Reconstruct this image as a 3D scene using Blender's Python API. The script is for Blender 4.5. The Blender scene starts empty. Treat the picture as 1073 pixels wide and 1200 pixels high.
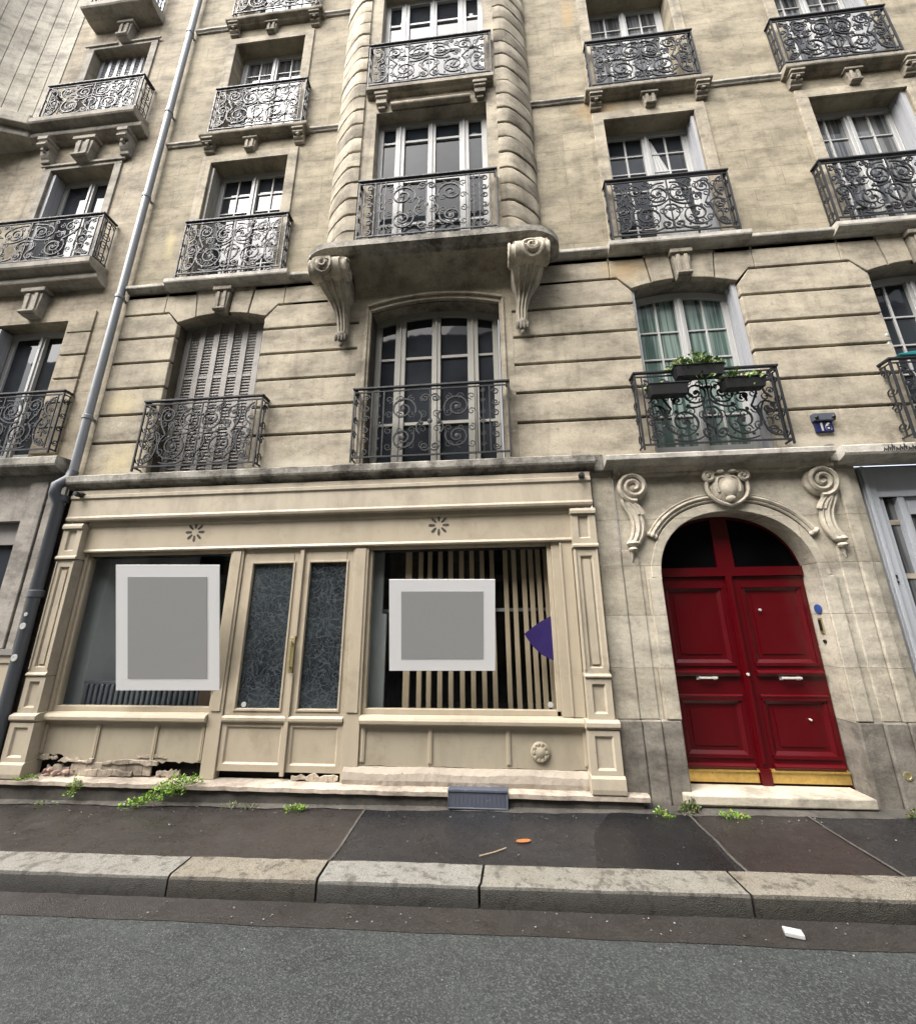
import bpy, math, random
from mathutils import Vector, Matrix
random.seed(7)
sc = bpy.context.scene
COL = sc.collection
PI = math.pi
SLOPE = .012
def gz(x): return SLOPE * (x + 1.5)          # the street climbs gently to the right

# ---------------------------------------------------------------- mesh helper
WP = {}
class MB:
    def __init__(s): s.v = []; s.f = []; s.c = []
    def face(s, pts):
        n = len(s.v); s.v += [tuple(p) for p in pts]; s.f.append(tuple(range(n, n + len(pts))))
    def box(s, x0, x1, y0, y1, z0, z1):
        n = len(s.v)
        s.v += [(x0,y0,z0),(x1,y0,z0),(x1,y1,z0),(x0,y1,z0),(x0,y0,z1),(x1,y0,z1),(x1,y1,z1),(x0,y1,z1)]
        for q in ((0,3,2,1),(4,5,6,7),(0,1,5,4),(1,2,6,5),(2,3,7,6),(3,0,4,7)): s.f.append(tuple(n+i for i in q))
        return s
    def rings(s, rings, closed=True, caps=True):
        n0 = len(s.v); k = len(rings[0])
        for r in rings: s.v += [tuple(p) for p in r]
        for i in range(len(rings)-1):
            for j in range(k if closed else k-1):
                a = n0+i*k+j; b = n0+i*k+(j+1)%k; s.f.append((a, b, b+k, a+k))
        if caps:
            s.f.append(tuple(n0+j for j in range(k))[::-1]); s.f.append(tuple(n0+(len(rings)-1)*k+j for j in range(k)))
        return s
    def prism_xz(s, poly, y0, y1):            # front at y0
        return s.rings([[(x,y0,z) for x,z in poly],[(x,y1,z) for x,z in poly]])
    def prism_xy(s, poly, z0, z1):
        return s.rings([[(x,y,z0) for x,y in poly],[(x,y,z1) for x,y in poly]])
    def prism_yz(s, poly, x0, x1):
        return s.rings([[(x0,y,z) for y,z in poly],[(x1,y,z) for y,z in poly]])
    def tube(s, pts, r, n=6, taper=None):
        P = [Vector(p) for p in pts]; R = []
        for i, p in enumerate(P):
            d = (P[min(i+1,len(P)-1)] - P[max(i-1,0)])
            if d.length < 1e-9: d = Vector((0,0,1))
            d.normalize()
            up = Vector((0,1,0)) if abs(d.y) < .9 else Vector((1,0,0))
            a = d.cross(up).normalized(); b = d.cross(a).normalized()
            rr = r if not taper else r*(taper[0]+(taper[1]-taper[0])*i/(len(P)-1))
            R.append([p + (a*math.cos(t)+b*math.sin(t))*rr for t in [PI/n+2*PI*j/n for j in range(n)]])
        return s.rings(R)
    def lathe(s, c, prof, axis='z', n=16):
        R = []
        for r, h in prof:
            ring = []
            for j in range(n):
                t = 2*PI*j/n; a, b = r*math.cos(t), r*math.sin(t)
                if axis == 'z': ring.append((c[0]+a, c[1]+b, c[2]+h))
                elif axis == 'y': ring.append((c[0]+a, c[1]+h, c[2]+b))
                else: ring.append((c[0]+h, c[1]+a, c[2]+b))
            R.append(ring)
        return s.rings(R)
    def blob(s, c, rx, ry, rz, n=8, m=5):
        R = []
        for i in range(1, m):
            t = PI*i/m
            R.append([(c[0]+rx*math.sin(t)*math.cos(2*PI*j/n), c[1]+ry*math.sin(t)*math.sin(2*PI*j/n), c[2]-rz*math.cos(t)) for j in range(n)])
        return s.rings(R)
    def build(s, name, mat, parent=None, bevel=0, smooth=False, label=None, origin=None, kind=None, seg=2):
        me = bpy.data.meshes.new(name)
        if origin is None:
            xs = [v[0] for v in s.v]; ys = [v[1] for v in s.v]; zs = [v[2] for v in s.v]
            origin = ((min(xs)+max(xs))/2, (min(ys)+max(ys))/2, min(zs))
        O = Vector(origin)
        me.from_pydata([(v[0]-O.x, v[1]-O.y, v[2]-O.z) for v in s.v], [], s.f); me.update()
        import bmesh
        bm = bmesh.new(); bm.from_mesh(me)
        bmesh.ops.remove_doubles(bm, verts=bm.verts, dist=1e-5)
        if not getattr(s, 'open', False): bmesh.ops.recalc_face_normals(bm, faces=bm.faces)
        bm.to_mesh(me); bm.free()
        o = bpy.data.objects.new(name, me); COL.objects.link(o)
        me.materials.append(mat)
        if parent: o.parent = parent; o.location = O - WP[parent.name]
        else: o.location = O
        WP[o.name] = O
        if smooth:
            for p in me.polygons: p.use_smooth = True
            m_ = o.modifiers.new('edge', 'EDGE_SPLIT'); m_.split_angle = math.radians(38)
        if bevel:
            b = o.modifiers.new('bevel', 'BEVEL'); b.width = bevel; b.segments = seg; b.limit_method = 'ANGLE'; b.angle_limit = math.radians(35)
        if label: o['label'] = label
        if kind: o['kind'] = kind
        return o
def thing(name, label, cat, loc, group=None):
    o = bpy.data.objects.new(name, None); COL.objects.link(o); o.location = loc; o.empty_display_size = .1
    WP[o.name] = Vector(loc); return tag(o, label, cat, group)
def tag(o, label, cat, group=None):
    o['label'] = label; o['category'] = cat
    if group: o['group'] = group
    return o
def dup(o, d, parent=None, label=None):
    c = o.copy(); COL.objects.link(c); WP[c.name] = WP[o.name] + Vector(d)
    if parent is None and o.parent is not None: parent = o.parent
    c.parent = parent
    c.location = WP[c.name] - (WP[parent.name] if parent else Vector((0,0,0)))
    if label: c['label'] = label
    for k in [q for q in o.children]:
        dup(k, d, c)
    return c

# ---------------------------------------------------------------- materials
def newmat(name):
    m = bpy.data.materials.new(name); m.use_nodes = True; nt = m.node_tree
    return m, nt, nt.nodes['Principled BSDF']
def N(nt, t, **k):
    n = nt.nodes.new(t)
    for a, b in k.items():
        if a in n.inputs: n.inputs[a].default_value = b
        else: setattr(n, a, b)
    return n
def L(nt, a, b): nt.links.new(a, b)
def mapped(nt, scale, coord='Position'):
    g = N(nt, 'ShaderNodeNewGeometry') if coord == 'Position' else N(nt, 'ShaderNodeTexCoord')
    mp = N(nt, 'ShaderNodeMapping'); mp.inputs['Scale'].default_value = scale
    L(nt, g.outputs[coord], mp.inputs['Vector']); return mp.outputs['Vector']
def noise(nt, vec, scale, detail=4, rough=.6):
    n = N(nt, 'ShaderNodeTexNoise'); n.inputs['Scale'].default_value = scale
    n.inputs['Detail'].default_value = detail; n.inputs['Roughness'].default_value = rough
    L(nt, vec, n.inputs['Vector']); return n.outputs['Fac']
def ramp(nt, fac, stops):
    r = N(nt, 'ShaderNodeValToRGB'); e = r.color_ramp.elements
    while len(e) < len(stops): e.new(.5)
    for i, (p, c) in enumerate(stops):
        e[i].position = p; e[i].color = (c, c, c, 1) if isinstance(c, (int, float)) else (*c, 1)
    L(nt, fac, r.inputs['Fac']); return r.outputs['Color']
def mix(nt, fac, a, b, mode='MIX'):
    m = N(nt, 'ShaderNodeMix', data_type='RGBA', blend_type=mode)
    for sock, val in ((m.inputs['Factor'], fac), (m.inputs['A'], a), (m.inputs['B'], b)):
        if hasattr(val, 'links'): L(nt, val, sock)
        elif isinstance(val, tuple): sock.default_value = (*val, 1)
        elif sock.type == 'RGBA': sock.default_value = (val, val, val, 1)
        else: sock.default_value = val
    return m.outputs['Result']
def bump(nt, b, h, dist=.01, strength=.6):
    n = N(nt, 'ShaderNodeBump'); n.inputs['Distance'].default_value = dist; n.inputs['Strength'].default_value = strength
    L(nt, h, n.inputs['Height']); L(nt, n.outputs['Normal'], b.inputs['Normal'])

KS, KP = .75, .56
def stone(name, c1, c2, dark, soot=(.50, .72), sootamt=.75, joints=None, streak=.5, fine=.25, patches=(), bstr=.7, rough=.92, pit=.5):
    c1, c2, dark = [tuple(v*KS for v in q) for q in (c1, c2, dark)]
    m, nt, b = newmat(name)
    P = mapped(nt, (1, 1, 1))
    big = noise(nt, P, .9, 5, .65)
    col = mix(nt, ramp(nt, big, [(.35, 0.), (.65, 1.)]), c1, c2)
    hor = noise(nt, mapped(nt, (1.2, 1.2, 5.5)), 1.6, 5, .7)      # bedding of the limestone
    col = mix(nt, ramp(nt, hor, [(.42, 0.), (.68, .55)]), col, tuple(x*.72 for x in c1))
    st = noise(nt, mapped(nt, (5.5, 5.5, .55)), 1.3, 5, .62)      # runoff streaks
    col = mix(nt, ramp(nt, st, [(.52, 0.), (.74, streak)]), col, dark)
    so = noise(nt, P, 2.6, 9, .74)
    col = mix(nt, ramp(nt, so, [(soot[0], 0.), (soot[1], sootamt)]), col, dark)
    bl = noise(nt, mapped(nt, (1.6, 1.6, 3.2)), 1.1, 8, .68)
    col = mix(nt, .85, col, ramp(nt, bl, [(.36, .50), (.5, .95), (.62, 1.18)]), 'MULTIPLY')
    sm = noise(nt, P, 8, 8, .78)
    col = mix(nt, ramp(nt, sm, [(.55, 0.), (.66, .55)]), col, dark)
    col = mix(nt, ramp(nt, sm, [(.30, .5), (.42, 0.)]), col, tuple(min(.8, v*1.35) for v in c1))
    fi = noise(nt, P, 38, 4, .7)
    col = mix(nt, fine, col, ramp(nt, fi, [(.3, .25), (.7, 1.)]), 'MULTIPLY')
    pv = noise(nt, P, 90, 2, .5)
    col = mix(nt, ramp(nt, pv, [(.66, 0.), (.72, pit)]), col, dark)
    h = mix(nt, .5, fi, so)
    if joints:
        w, hh, off = joints
        mp = N(nt, 'ShaderNodeMapping'); g = N(nt, 'ShaderNodeNewGeometry'); L(nt, g.outputs['Position'], mp.inputs['Vector'])
        sx = N(nt, 'ShaderNodeSeparateXYZ'); L(nt, mp.outputs['Vector'], sx.inputs[0])
        cx = N(nt, 'ShaderNodeCombineXYZ'); ad = N(nt, 'ShaderNodeMath', operation='ADD'); L(nt, sx.outputs['X'], ad.inputs[0]); L(nt, sx.outputs['Y'], ad.inputs[1])
        wob = N(nt, 'ShaderNodeMath', operation='MULTIPLY_ADD'); L(nt, noise(nt, P, 3, 2), wob.inputs[0]); wob.inputs[1].default_value = .015; L(nt, sx.outputs['Z'], wob.inputs[2])
        L(nt, ad.outputs[0], cx.inputs['X']); L(nt, wob.outputs[0], cx.inputs['Y'])
        mp.inputs['Location'].default_value = (0, 0, off)
        br = N(nt, 'ShaderNodeTexBrick'); L(nt, cx.outputs[0], br.inputs['Vector'])
        br.inputs['Scale'].default_value = 1; br.inputs['Brick Width'].default_value = w; br.inputs['Row Height'].default_value = hh
        br.inputs['Mortar Size'].default_value = .004; br.inputs['Mortar Smooth'].default_value = .6
        br.inputs['Color1'].default_value = (1,1,1,1); br.inputs['Color2'].default_value = (.74,.73,.70,1); br.inputs['Mortar'].default_value = (.62,.58,.52,1)
        col = mix(nt, .95 if w > 2 else .55, col, br.outputs['Color'], 'MULTIPLY')
        inv = N(nt, 'ShaderNodeMath', operation='MULTIPLY_ADD'); L(nt, br.outputs['Fac'], inv.inputs[0]); inv.inputs[1].default_value = -.8; L(nt, h, inv.inputs[2]); h = inv.outputs[0]
    for (px, pz, rx, rz, pc) in patches:                          # pale repairs on the wall
        mp = N(nt, 'ShaderNodeMapping', vector_type='TEXTURE'); mp.inputs['Location'].default_value = (px, 0, pz); mp.inputs['Scale'].default_value = (rx, 50, rz)
        g = N(nt, 'ShaderNodeNewGeometry'); L(nt, g.outputs['Position'], mp.inputs['Vector'])
        ln = N(nt, 'ShaderNodeVectorMath', operation='LENGTH'); L(nt, mp.outputs[0], ln.inputs[0])
        ad = N(nt, 'ShaderNodeMath', operation='MULTIPLY_ADD'); L(nt, noise(nt, P, 6, 5, .7), ad.inputs[0]); ad.inputs[1].default_value = 1.6; L(nt, ln.outputs['Value'], ad.inputs[2])
        col = mix(nt, ramp(nt, ad.outputs[0], [(0.0, .75), (1., 0.)]) if False else ramp_clamp(nt, ad.outputs[0]), col, pc)
    L(nt, col, b.inputs['Base Color']); b.inputs['Roughness'].default_value = rough
    b.inputs['Specular IOR Level'].default_value = .25
    bump(nt, b, h, .012, bstr)
    return m
def ramp_clamp(nt, v):
    mr = N(nt, 'ShaderNodeMapRange'); L(nt, v, mr.inputs['Value'])
    mr.inputs['From Min'].default_value = .95; mr.inputs['From Max'].default_value = 1.85
    mr.inputs['To Min'].default_value = .55; mr.inputs['To Max'].default_value = 0
    return mr.outputs[0]

YEL = (.52, .44, .25); ORG = (.40, .27, .12); PALE = (.52, .48, .40)
M = {}
M['wall'] = stone('limestone_upper', (.53,.465,.335), (.42,.37,.275), (.17,.145,.11), soot=(.50,.80), sootamt=.65, joints=(.78,.335,.03), streak=.35,
                  patches=[(-4.55,6.95,.10,.35,YEL),(1.72,8.75,.40,.30,ORG),(1.45,11.0,.12,.5,ORG),(4.55,9.0,.3,.2,YEL)])
M['rust'] = stone('limestone_rusticated', (.60,.53,.405), (.49,.435,.34), (.19,.165,.13), soot=(.50,.78), sootamt=.65, streak=.4,
                  patches=[(-4.7,4.35,.30,.22,YEL),(-4.55,3.55,.30,.25,YEL),(3.4,3.42,.6,.10,PALE),(-2.3,3.42,.7,.10,PALE),(1.75,5.85,.35,.25,ORG)])
M['groove'] = stone('limestone_joint', (.17,.14,.10), (.12,.10,.075), (.05,.045,.035), sootamt=.5)
M['trim'] = stone('limestone_trim', (.50,.45,.36), (.42,.375,.30), (.12,.105,.085), soot=(.46,.70), sootamt=.75, streak=.6)
M['bay'] = stone('limestone_bay', (.57,.505,.385), (.48,.425,.33), (.17,.145,.115), soot=(.5,.76), sootamt=.65, streak=.55)
M['ledge'] = stone('limestone_ledge', (.56,.53,.46), (.42,.395,.34), (.07,.063,.055), soot=(.44,.60), sootamt=.85, streak=.5, bstr=1.)
M['portal'] = stone('limestone_portal', (.72,.655,.53), (.62,.565,.46), (.26,.23,.18), soot=(.54,.80), sootamt=.5, streak=.3, joints=(3.0,.48,.26))
M['carved'] = stone('limestone_carved', (.70,.63,.51), (.60,.54,.43), (.17,.15,.115), soot=(.53,.80), sootamt=.6, streak=.3)
M['plinth'] = stone('stone_plinth', (.38,.345,.29), (.27,.245,.205), (.10,.09,.075), soot=(.48,.70), sootamt=.7, streak=.7)
M['step'] = stone('marble_step', (.76,.69,.55), (.65,.58,.46), (.22,.19,.15), soot=(.56,.78), sootamt=.6, streak=.2)
M['base'] = stone('pinkish_base_stone', (.66,.555,.45), (.55,.475,.385), (.16,.14,.12), soot=(.52,.70), sootamt=.75, streak=.2)
M['render'] = stone('cement_render', (.15,.135,.115), (.10,.093,.082), (.04,.038,.034), soot=(.45,.68), sootamt=.7, streak=.4)
M['left'] = stone('limestone_neighbour', (.58,.50,.37), (.48,.425,.33), (.22,.195,.16), soot=(.52,.78), sootamt=.55, joints=(.85,.36,.1), streak=.5)
M['lefttrim'] = stone('limestone_neighbour_trim', (.52,.475,.40), (.43,.40,.34), (.17,.155,.135), soot=(.50,.76), sootamt=.6, streak=.5)
M['bow'] = stone('limestone_bow', (.74,.69,.58), (.62,.575,.49), (.26,.24,.20), soot=(.54,.80), sootamt=.5, streak=.4, joints=(.9,.34,.1))
M['leftlow'] = stone('limestone_neighbour_low', (.48,.44,.39), (.40,.37,.33), (.18,.165,.145), soot=(.50,.76), sootamt=.5, streak=.6)
M['pledge'] = stone('limestone_ledge_pale', (.80,.76,.67), (.64,.60,.53), (.14,.125,.105), soot=(.50,.72), sootamt=.7, streak=.4)
M['kerb'] = None

def paint(name, col, rough=.5, dirt=.35, dark=None, chip=None, bscale=30, spec=.4, bd=.002):
    kp = 1 if 'poster' in name else KP
    col = tuple(v*kp for v in col)
    m, nt, b = newmat(name); P = mapped(nt, (1,1,1))
    dark = dark or tuple(x*.55 for x in col)
    n1 = noise(nt, mapped(nt, (3,3,.8)), 1.7, 6, .65)
    c = mix(nt, ramp(nt, n1, [(.45, 0.), (.78, dirt)]), col, dark)
    n2 = noise(nt, P, 5, 7, .7)
    c = mix(nt, ramp(nt, n2, [(.55, 0.), (.75, dirt*.8)]), c, tuple(x*.75 for x in col))
    g1 = noise(nt, P, 2.3, 9, .75)
    if 'beige' in name: c = mix(nt, ramp(nt, g1, [(.52, 0.), (.70, .55)]), c, (.20,.165,.115))
    if chip:
        n3 = noise(nt, P, 14, 6, .7); c = mix(nt, ramp(nt, n3, [(.66, 0.), (.69, .9)]), c, chip)
    L(nt, c, b.inputs['Base Color'])
    r = ramp(nt, n2, [(.3, rough*.8), (.7, min(1, rough*1.25))]); L(nt, r, b.inputs['Roughness'])
    b.inputs['Specular IOR Level'].default_value = spec
    bump(nt, b, noise(nt, P, bscale, 4, .6), bd, .5)
    return m
BE = (.70,.60,.445)
M['paint'] = paint('beige_paint', BE, .45, .30)
M['paint2'] = paint('beige_paint_weathered', (.72,.625,.475), .6, .7, chip=(.26,.21,.16))
M['panelpaint'] = paint('beige_panel_paint', (.60,.525,.39), .5, .45)
M['pale'] = paint('chipped_plaster', (.60,.52,.42), .9, .5, chip=(.12,.10,.08), bscale=18, bd=.02)
M['white'] = paint('white_frame_paint', (.68,.68,.66), .45, .25, dark=(.38,.37,.35))
M['greywhite'] = paint('greyed_white_frame_paint', (.56,.56,.54), .5, .5, dark=(.28,.275,.26))
M['cream'] = paint('cream_frame_paint', (.50,.48,.42), .45, .3)
M['bluewhite'] = paint('pale_blue_grey_metal', (.66,.69,.74), .3, .25, spec=.6)
M['shutter'] = paint('grey_shutter_paint', (.38,.355,.325), .55, .5, dark=(.17,.155,.14))
M['shutterw'] = paint('white_shutter_paint', (.60,.61,.64), .45, .25)
M['red'] = paint('oxblood_gloss_paint', (.128,.0008,.0050), .34, .35, dark=(.065,.0008,.003), bscale=7, spec=.35)
M['zinc'] = paint('zinc_pipe', (.34,.37,.40), .38, .5, dark=(.19,.21,.23), spec=.7)
M['castiron'] = paint('slate_cast_iron_pipe', (.15,.165,.185), .5, .4, dark=(.035,.045,.055))
M['wood'] = paint('oak_lath', (.62,.49,.33), .6, .4)
M['brown'] = paint('brown_board', (.17,.11,.065), .7, .4)
M['purple'] = paint('violet_vinyl', (.03,.012,.14), .6, .15)
M['turq'] = paint('turquoise_plastic', (.05,.42,.45), .4, .15)
M['whiteplast'] = paint('white_plastic', (.72,.72,.70), .4, .15)
M['greywall'] = paint('interior_plaster', (.50,.53,.53), .8, .3)
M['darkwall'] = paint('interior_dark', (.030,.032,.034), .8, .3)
M['poster_white'] = paint('white_poster_card', (.95,.95,.95), .6, .0)
M['poster_grey'] = paint('grey_poster_print', (.40,.40,.40), .6, .0)
M['orange'] = paint('orange_paper', (.55,.20,.06), .8, .2)
M['slate'] = paint('blue_grey_plate', (.13,.145,.19), .6, .6, dark=(.05,.055,.07), chip=(.25,.25,.27))
M['blue'] = paint('blue_enamel', (.025,.03,.13), .3, .3)
M['bluedisc'] = paint('blue_disc_enamel', (.06,.12,.40), .4, .3)
M['rubble'] = stone('broken_plaster', (.64,.55,.43), (.52,.44,.35), (.12,.10,.08), soot=(.52,.68), sootamt=.8, bstr=1.)
M['pink'] = stone('pink_brick_rubble', (.55,.36,.30), (.45,.33,.28), (.15,.1,.08), bstr=1.)
M['void_dark'] = stone('black_void', (.02,.018,.015), (.012,.011,.01), (.006,.005,.005))
def metal(name, col, rough, met=1.):
    m, nt, b = newmat(name); P = mapped(nt, (1,1,1))
    n = noise(nt, P, 22, 5, .7)
    L(nt, mix(nt, ramp(nt, n, [(.4, 0.), (.7, .6)]), col, tuple(x*.5 for x in col)), b.inputs['Base Color'])
    L(nt, ramp(nt, n, [(.3, rough*.7), (.7, min(1,rough*1.4))]), b.inputs['Roughness']); b.inputs['Metallic'].default_value = met
    return m
M['iron'] = metal('black_wrought_iron', (.022,.023,.026), .55, .0)
M['iron'].node_tree.nodes['Principled BSDF'].inputs['Specular IOR Level'].default_value = .3
M['brass'] = metal('brass', (.62,.42,.13), .35, .7)
M['palebrass'] = metal('tarnished_brass', (.46,.40,.22), .45, .7)
M['chrome'] = metal('polished_nickel', (.80,.77,.70), .35, .35)
M['black'] = metal('black_fixture', (.01,.01,.01), .5, 0)

def darkglass(name, col, rough=.02, wav=0., curtain=None, ior=1.25):
    m, nt, b = newmat(name); P = mapped(nt, (1,1,1))
    n = noise(nt, P, 1.3, 3, .5)
    c = mix(nt, ramp(nt, n, [(.4, 0.), (.65, 1.)]), col, tuple(x*.45 for x in col))
    if curtain:
        w = noise(nt, mapped(nt, (16, 1, .35)), 1.5, 3, .6)
        c = mix(nt, ramp(nt, w, [(.42, 0.), (.6, .85)]), c, curtain)
    L(nt, c, b.inputs['Base Color']); b.inputs['Roughness'].default_value = .6; b.inputs['Specular IOR Level'].default_value = 0
    b.inputs['Coat Weight'].default_value = 1; b.inputs['Coat Roughness'].default_value = rough; b.inputs['Coat IOR'].default_value = ior
    bn = N(nt, 'ShaderNodeBump'); bn.inputs['Distance'].default_value = .02; bn.inputs['Strength'].default_value = .12
    L(nt, noise(nt, P, 2.2, 2, .4), bn.inputs['Height']); L(nt, bn.outputs['Normal'], b.inputs['Coat Normal'])
    return m
M['pane'] = darkglass('window_glass_dark', (.030,.034,.040))
M['pane_curtain'] = darkglass('window_glass_net_curtain', (.04,.043,.045), curtain=(.16,.165,.165), ior=1.36)
M['pane_green'] = darkglass('window_glass_green_curtain', (.07,.105,.095), curtain=(.20,.26,.235))
M['pane_dim'] = darkglass('window_glass_deep', (.025,.03,.036), ior=1.15)
M['pane_black'] = darkglass('fanlight_glass', (.004,.004,.005), rough=.25)
M['pane_black'].node_tree.nodes['Principled BSDF'].inputs['Coat Weight'].default_value = .3
M['pane_white'] = darkglass('window_glass_white_blind', (.42,.43,.45), curtain=(.62,.63,.66))

def clearglass(name, tint=(.97,.98,.98)):
    m = bpy.data.materials.new(name); m.use_nodes = True; nt = m.node_tree; nt.nodes.clear()
    o = N(nt, 'ShaderNodeOutputMaterial'); t = N(nt, 'ShaderNodeBsdfTransparent'); t.inputs[0].default_value = (*tint, 1)
    g = N(nt, 'ShaderNodeBsdfGlossy'); g.inputs['Roughness'].default_value = .01
    fr = N(nt, 'ShaderNodeFresnel'); fr.inputs['IOR'].default_value = 1.45
    mx = N(nt, 'ShaderNodeMixShader'); gg = N(nt, 'ShaderNodeNewGeometry'); ff = N(nt, 'ShaderNodeMath', operation='SUBTRACT'); ff.inputs[0].default_value = 1; L(nt, gg.outputs['Backfacing'], ff.inputs[1]); fm = N(nt, 'ShaderNodeMath', operation='MULTIPLY'); L(nt, fr.outputs[0], fm.inputs[0]); L(nt, ff.outputs[0], fm.inputs[1]); L(nt, fm.outputs[0], mx.inputs[0]); L(nt, t.outputs[0], mx.inputs[1]); L(nt, g.outputs[0], mx.inputs[2]); L(nt, mx.outputs[0], o.inputs[0])
    return m
M['glass'] = clearglass('shop_window_glass')
# frosted film with a pale branching pattern on the shop doors
m, nt, b = newmat('etched_film_glass'); P = mapped(nt, (1,1,1))
dst = N(nt, 'ShaderNodeTexNoise'); dst.inputs['Scale'].default_value = 5; dst.inputs['Detail'].default_value = 3; L(nt, P, dst.inputs['Vector'])
vm = N(nt, 'ShaderNodeVectorMath', operation='MULTIPLY_ADD'); L(nt, dst.outputs['Color'], vm.inputs[0]); vm.inputs[1].default_value = (.35,.35,.35); L(nt, P, vm.inputs[2])
vo = N(nt, 'ShaderNodeTexVoronoi', feature='DISTANCE_TO_EDGE'); vo.inputs['Scale'].default_value = 12; L(nt, vm.outputs[0], vo.inputs['Vector'])
vo2 = N(nt, 'ShaderNodeTexVoronoi', feature='DISTANCE_TO_EDGE'); vo2.inputs['Scale'].default_value = 21; L(nt, vm.outputs[0], vo2.inputs['Vector'])
l1 = ramp(nt, vo.outputs['Distance'], [(.0, .42), (.07, 0.)]); l2 = ramp(nt, vo2.outputs['Distance'], [(.0, .22), (.08, 0.)])
c = mix(nt, ramp(nt, noise(nt, P, 1.5, 4), [(.4, 0.), (.6, 1.)]), (.010,.013,.016), (.026,.033,.038))
c = mix(nt, mix(nt, .999, l1, l2, 'LIGHTEN'), c, (.13,.15,.16))
L(nt, c, b.inputs['Base Color']); b.inputs['Roughness'].default_value = .12; b.inputs['Coat Weight'].default_value = .6
M['etched'] = m

def asphalt(name, c1, c2, speck, r=(.55,.9), sc=1., wet=.0, spot=(.62,.70)):
    c1, c2, speck = [tuple(v*.78 for v in q) for q in (c1, c2, speck)]
    m, nt, b = newmat(name); P = mapped(nt, (1,1,1))
    big = noise(nt, P, .8, 5, .6); med = noise(nt, P, 7, 6, .7)
    c = mix(nt, ramp(nt, big, [(.35, 0.), (.65, 1.)]), c1, c2)
    c = mix(nt, ramp(nt, med, [(.45, 0.), (.7, .45)]), c, tuple(x*.55 for x in c1))
    c = mix(nt, .9, c, ramp(nt, noise(nt, mapped(nt, (.7,1.6,1)), 1.7, 7, .7), [(.36, .62), (.5, .95), (.64, 1.22)]), 'MULTIPLY')
    v = N(nt, 'ShaderNodeTexVoronoi'); v.inputs['Scale'].default_value = 95*sc; L(nt, P, v.inputs['Vector'])
    sp = N(nt, 'ShaderNodeSeparateColor'); L(nt, v.outputs['Color'], sp.inputs[0])
    c = mix(nt, ramp(nt, sp.outputs[0], [(.55, 0.), (1., .85)]), c, speck)
    c = mix(nt, ramp(nt, sp.outputs[1], [(.6, 0.), (1., .8)]), c, tuple(x*.3 for x in c1))
    L(nt, c, b.inputs['Base Color'])
    L(nt, ramp(nt, med, [(.35, r[0]), (.65, r[1])]), b.inputs['Roughness'])
    b.inputs['Specular IOR Level'].default_value = .5
    h = mix(nt, .5, v.outputs['Distance'], noise(nt, P, 160, 2, .5))
    bump(nt, b, h, .006*wet if wet else .006, .8)
    return m
M['road'] = asphalt('road_asphalt', (.039,.044,.042), (.032,.037,.035), (.105,.115,.108), (.7,.95), 1.5)
M['gutter'] = asphalt('gutter_asphalt', (.032,.026,.021), (.025,.021,.018), (.055,.048,.041), (.4,.75), 1.8)
M['pave'] = asphalt('footpath_asphalt_brown', (.042,.035,.032), (.030,.026,.024), (.065,.058,.053), (.20,.55), 2., .4)
M['pave2'] = asphalt('footpath_asphalt_black', (.017,.017,.019), (.027,.027,.029), (.045,.045,.048), (.14,.42), 2.2, .35)
M['pave3'] = asphalt('footpath_asphalt_reddish', (.036,.028,.026), (.026,.022,.021), (.06,.052,.047), (.2,.5), 2., .4)
# granite kerb
m, nt, b = newmat('granite_kerb'); P = mapped(nt, (1,1,1))
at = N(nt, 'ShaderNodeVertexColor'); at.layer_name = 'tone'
c = mix(nt, ramp(nt, noise(nt, P, 4, 7, .75), [(.45, 0.), (.7, .6)]), (.40,.39,.36), (.24,.205,.155))
v = N(nt, 'ShaderNodeTexVoronoi'); v.inputs['Scale'].default_value = 150; L(nt, P, v.inputs['Vector'])
sp = N(nt, 'ShaderNodeSeparateColor'); L(nt, v.outputs['Color'], sp.inputs[0])
c = mix(nt, ramp(nt, sp.outputs[0], [(.5, 0.), (1., .6)]), c, (.10,.095,.085)); c = mix(nt, ramp(nt, sp.outputs[1], [(.6, 0.), (1., .5)]), c, (.42,.41,.37))
c = mix(nt, ramp(nt, noise(nt, P, 11, 5, .7), [(.52, 0.), (.62, .75)]), c, (.10,.092,.078))
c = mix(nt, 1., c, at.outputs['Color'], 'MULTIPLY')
L(nt, c, b.inputs['Base Color']); b.inputs['Roughness'].default_value = .7; bump(nt, b, mix(nt, .5, noise(nt, P, 35, 5, .7), v.outputs['Distance']), .008, .8)
M['kerb'] = m
def leafmat(name, a, bcol):
    m, nt, b = newmat(name); g = N(nt, 'ShaderNodeNewGeometry')
    rr = N(nt, 'ShaderNodeMath', operation='MULTIPLY'); L(nt, g.outputs['Random Per Island'], rr.inputs[0]); rr.inputs[1].default_value = 7.31; rf = N(nt, 'ShaderNodeMath', operation='FRACT'); L(nt, rr.outputs[0], rf.inputs[0])
    L(nt, mix(nt, ramp(nt, rf.outputs[0], [(.86, 0.), (.90, 1.)]), mix(nt, g.outputs['Random Per Island'], a, bcol), (.24,.20,.06)), b.inputs['Base Color']); b.inputs['Roughness'].default_value = .55
    b.inputs['Subsurface Weight'].default_value = 0.; b.inputs['Transmission Weight'].default_value = .0
    return m
M['weed'] = leafmat('weed_leaf', (.09,.23,.015), (.25,.40,.05))
M['weed2'] = leafmat('dull_weed_leaf', (.045,.085,.02), (.12,.15,.05))
M['pot'] = leafmat('potted_leaf', (.05,.115,.025), (.20,.29,.08))

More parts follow.
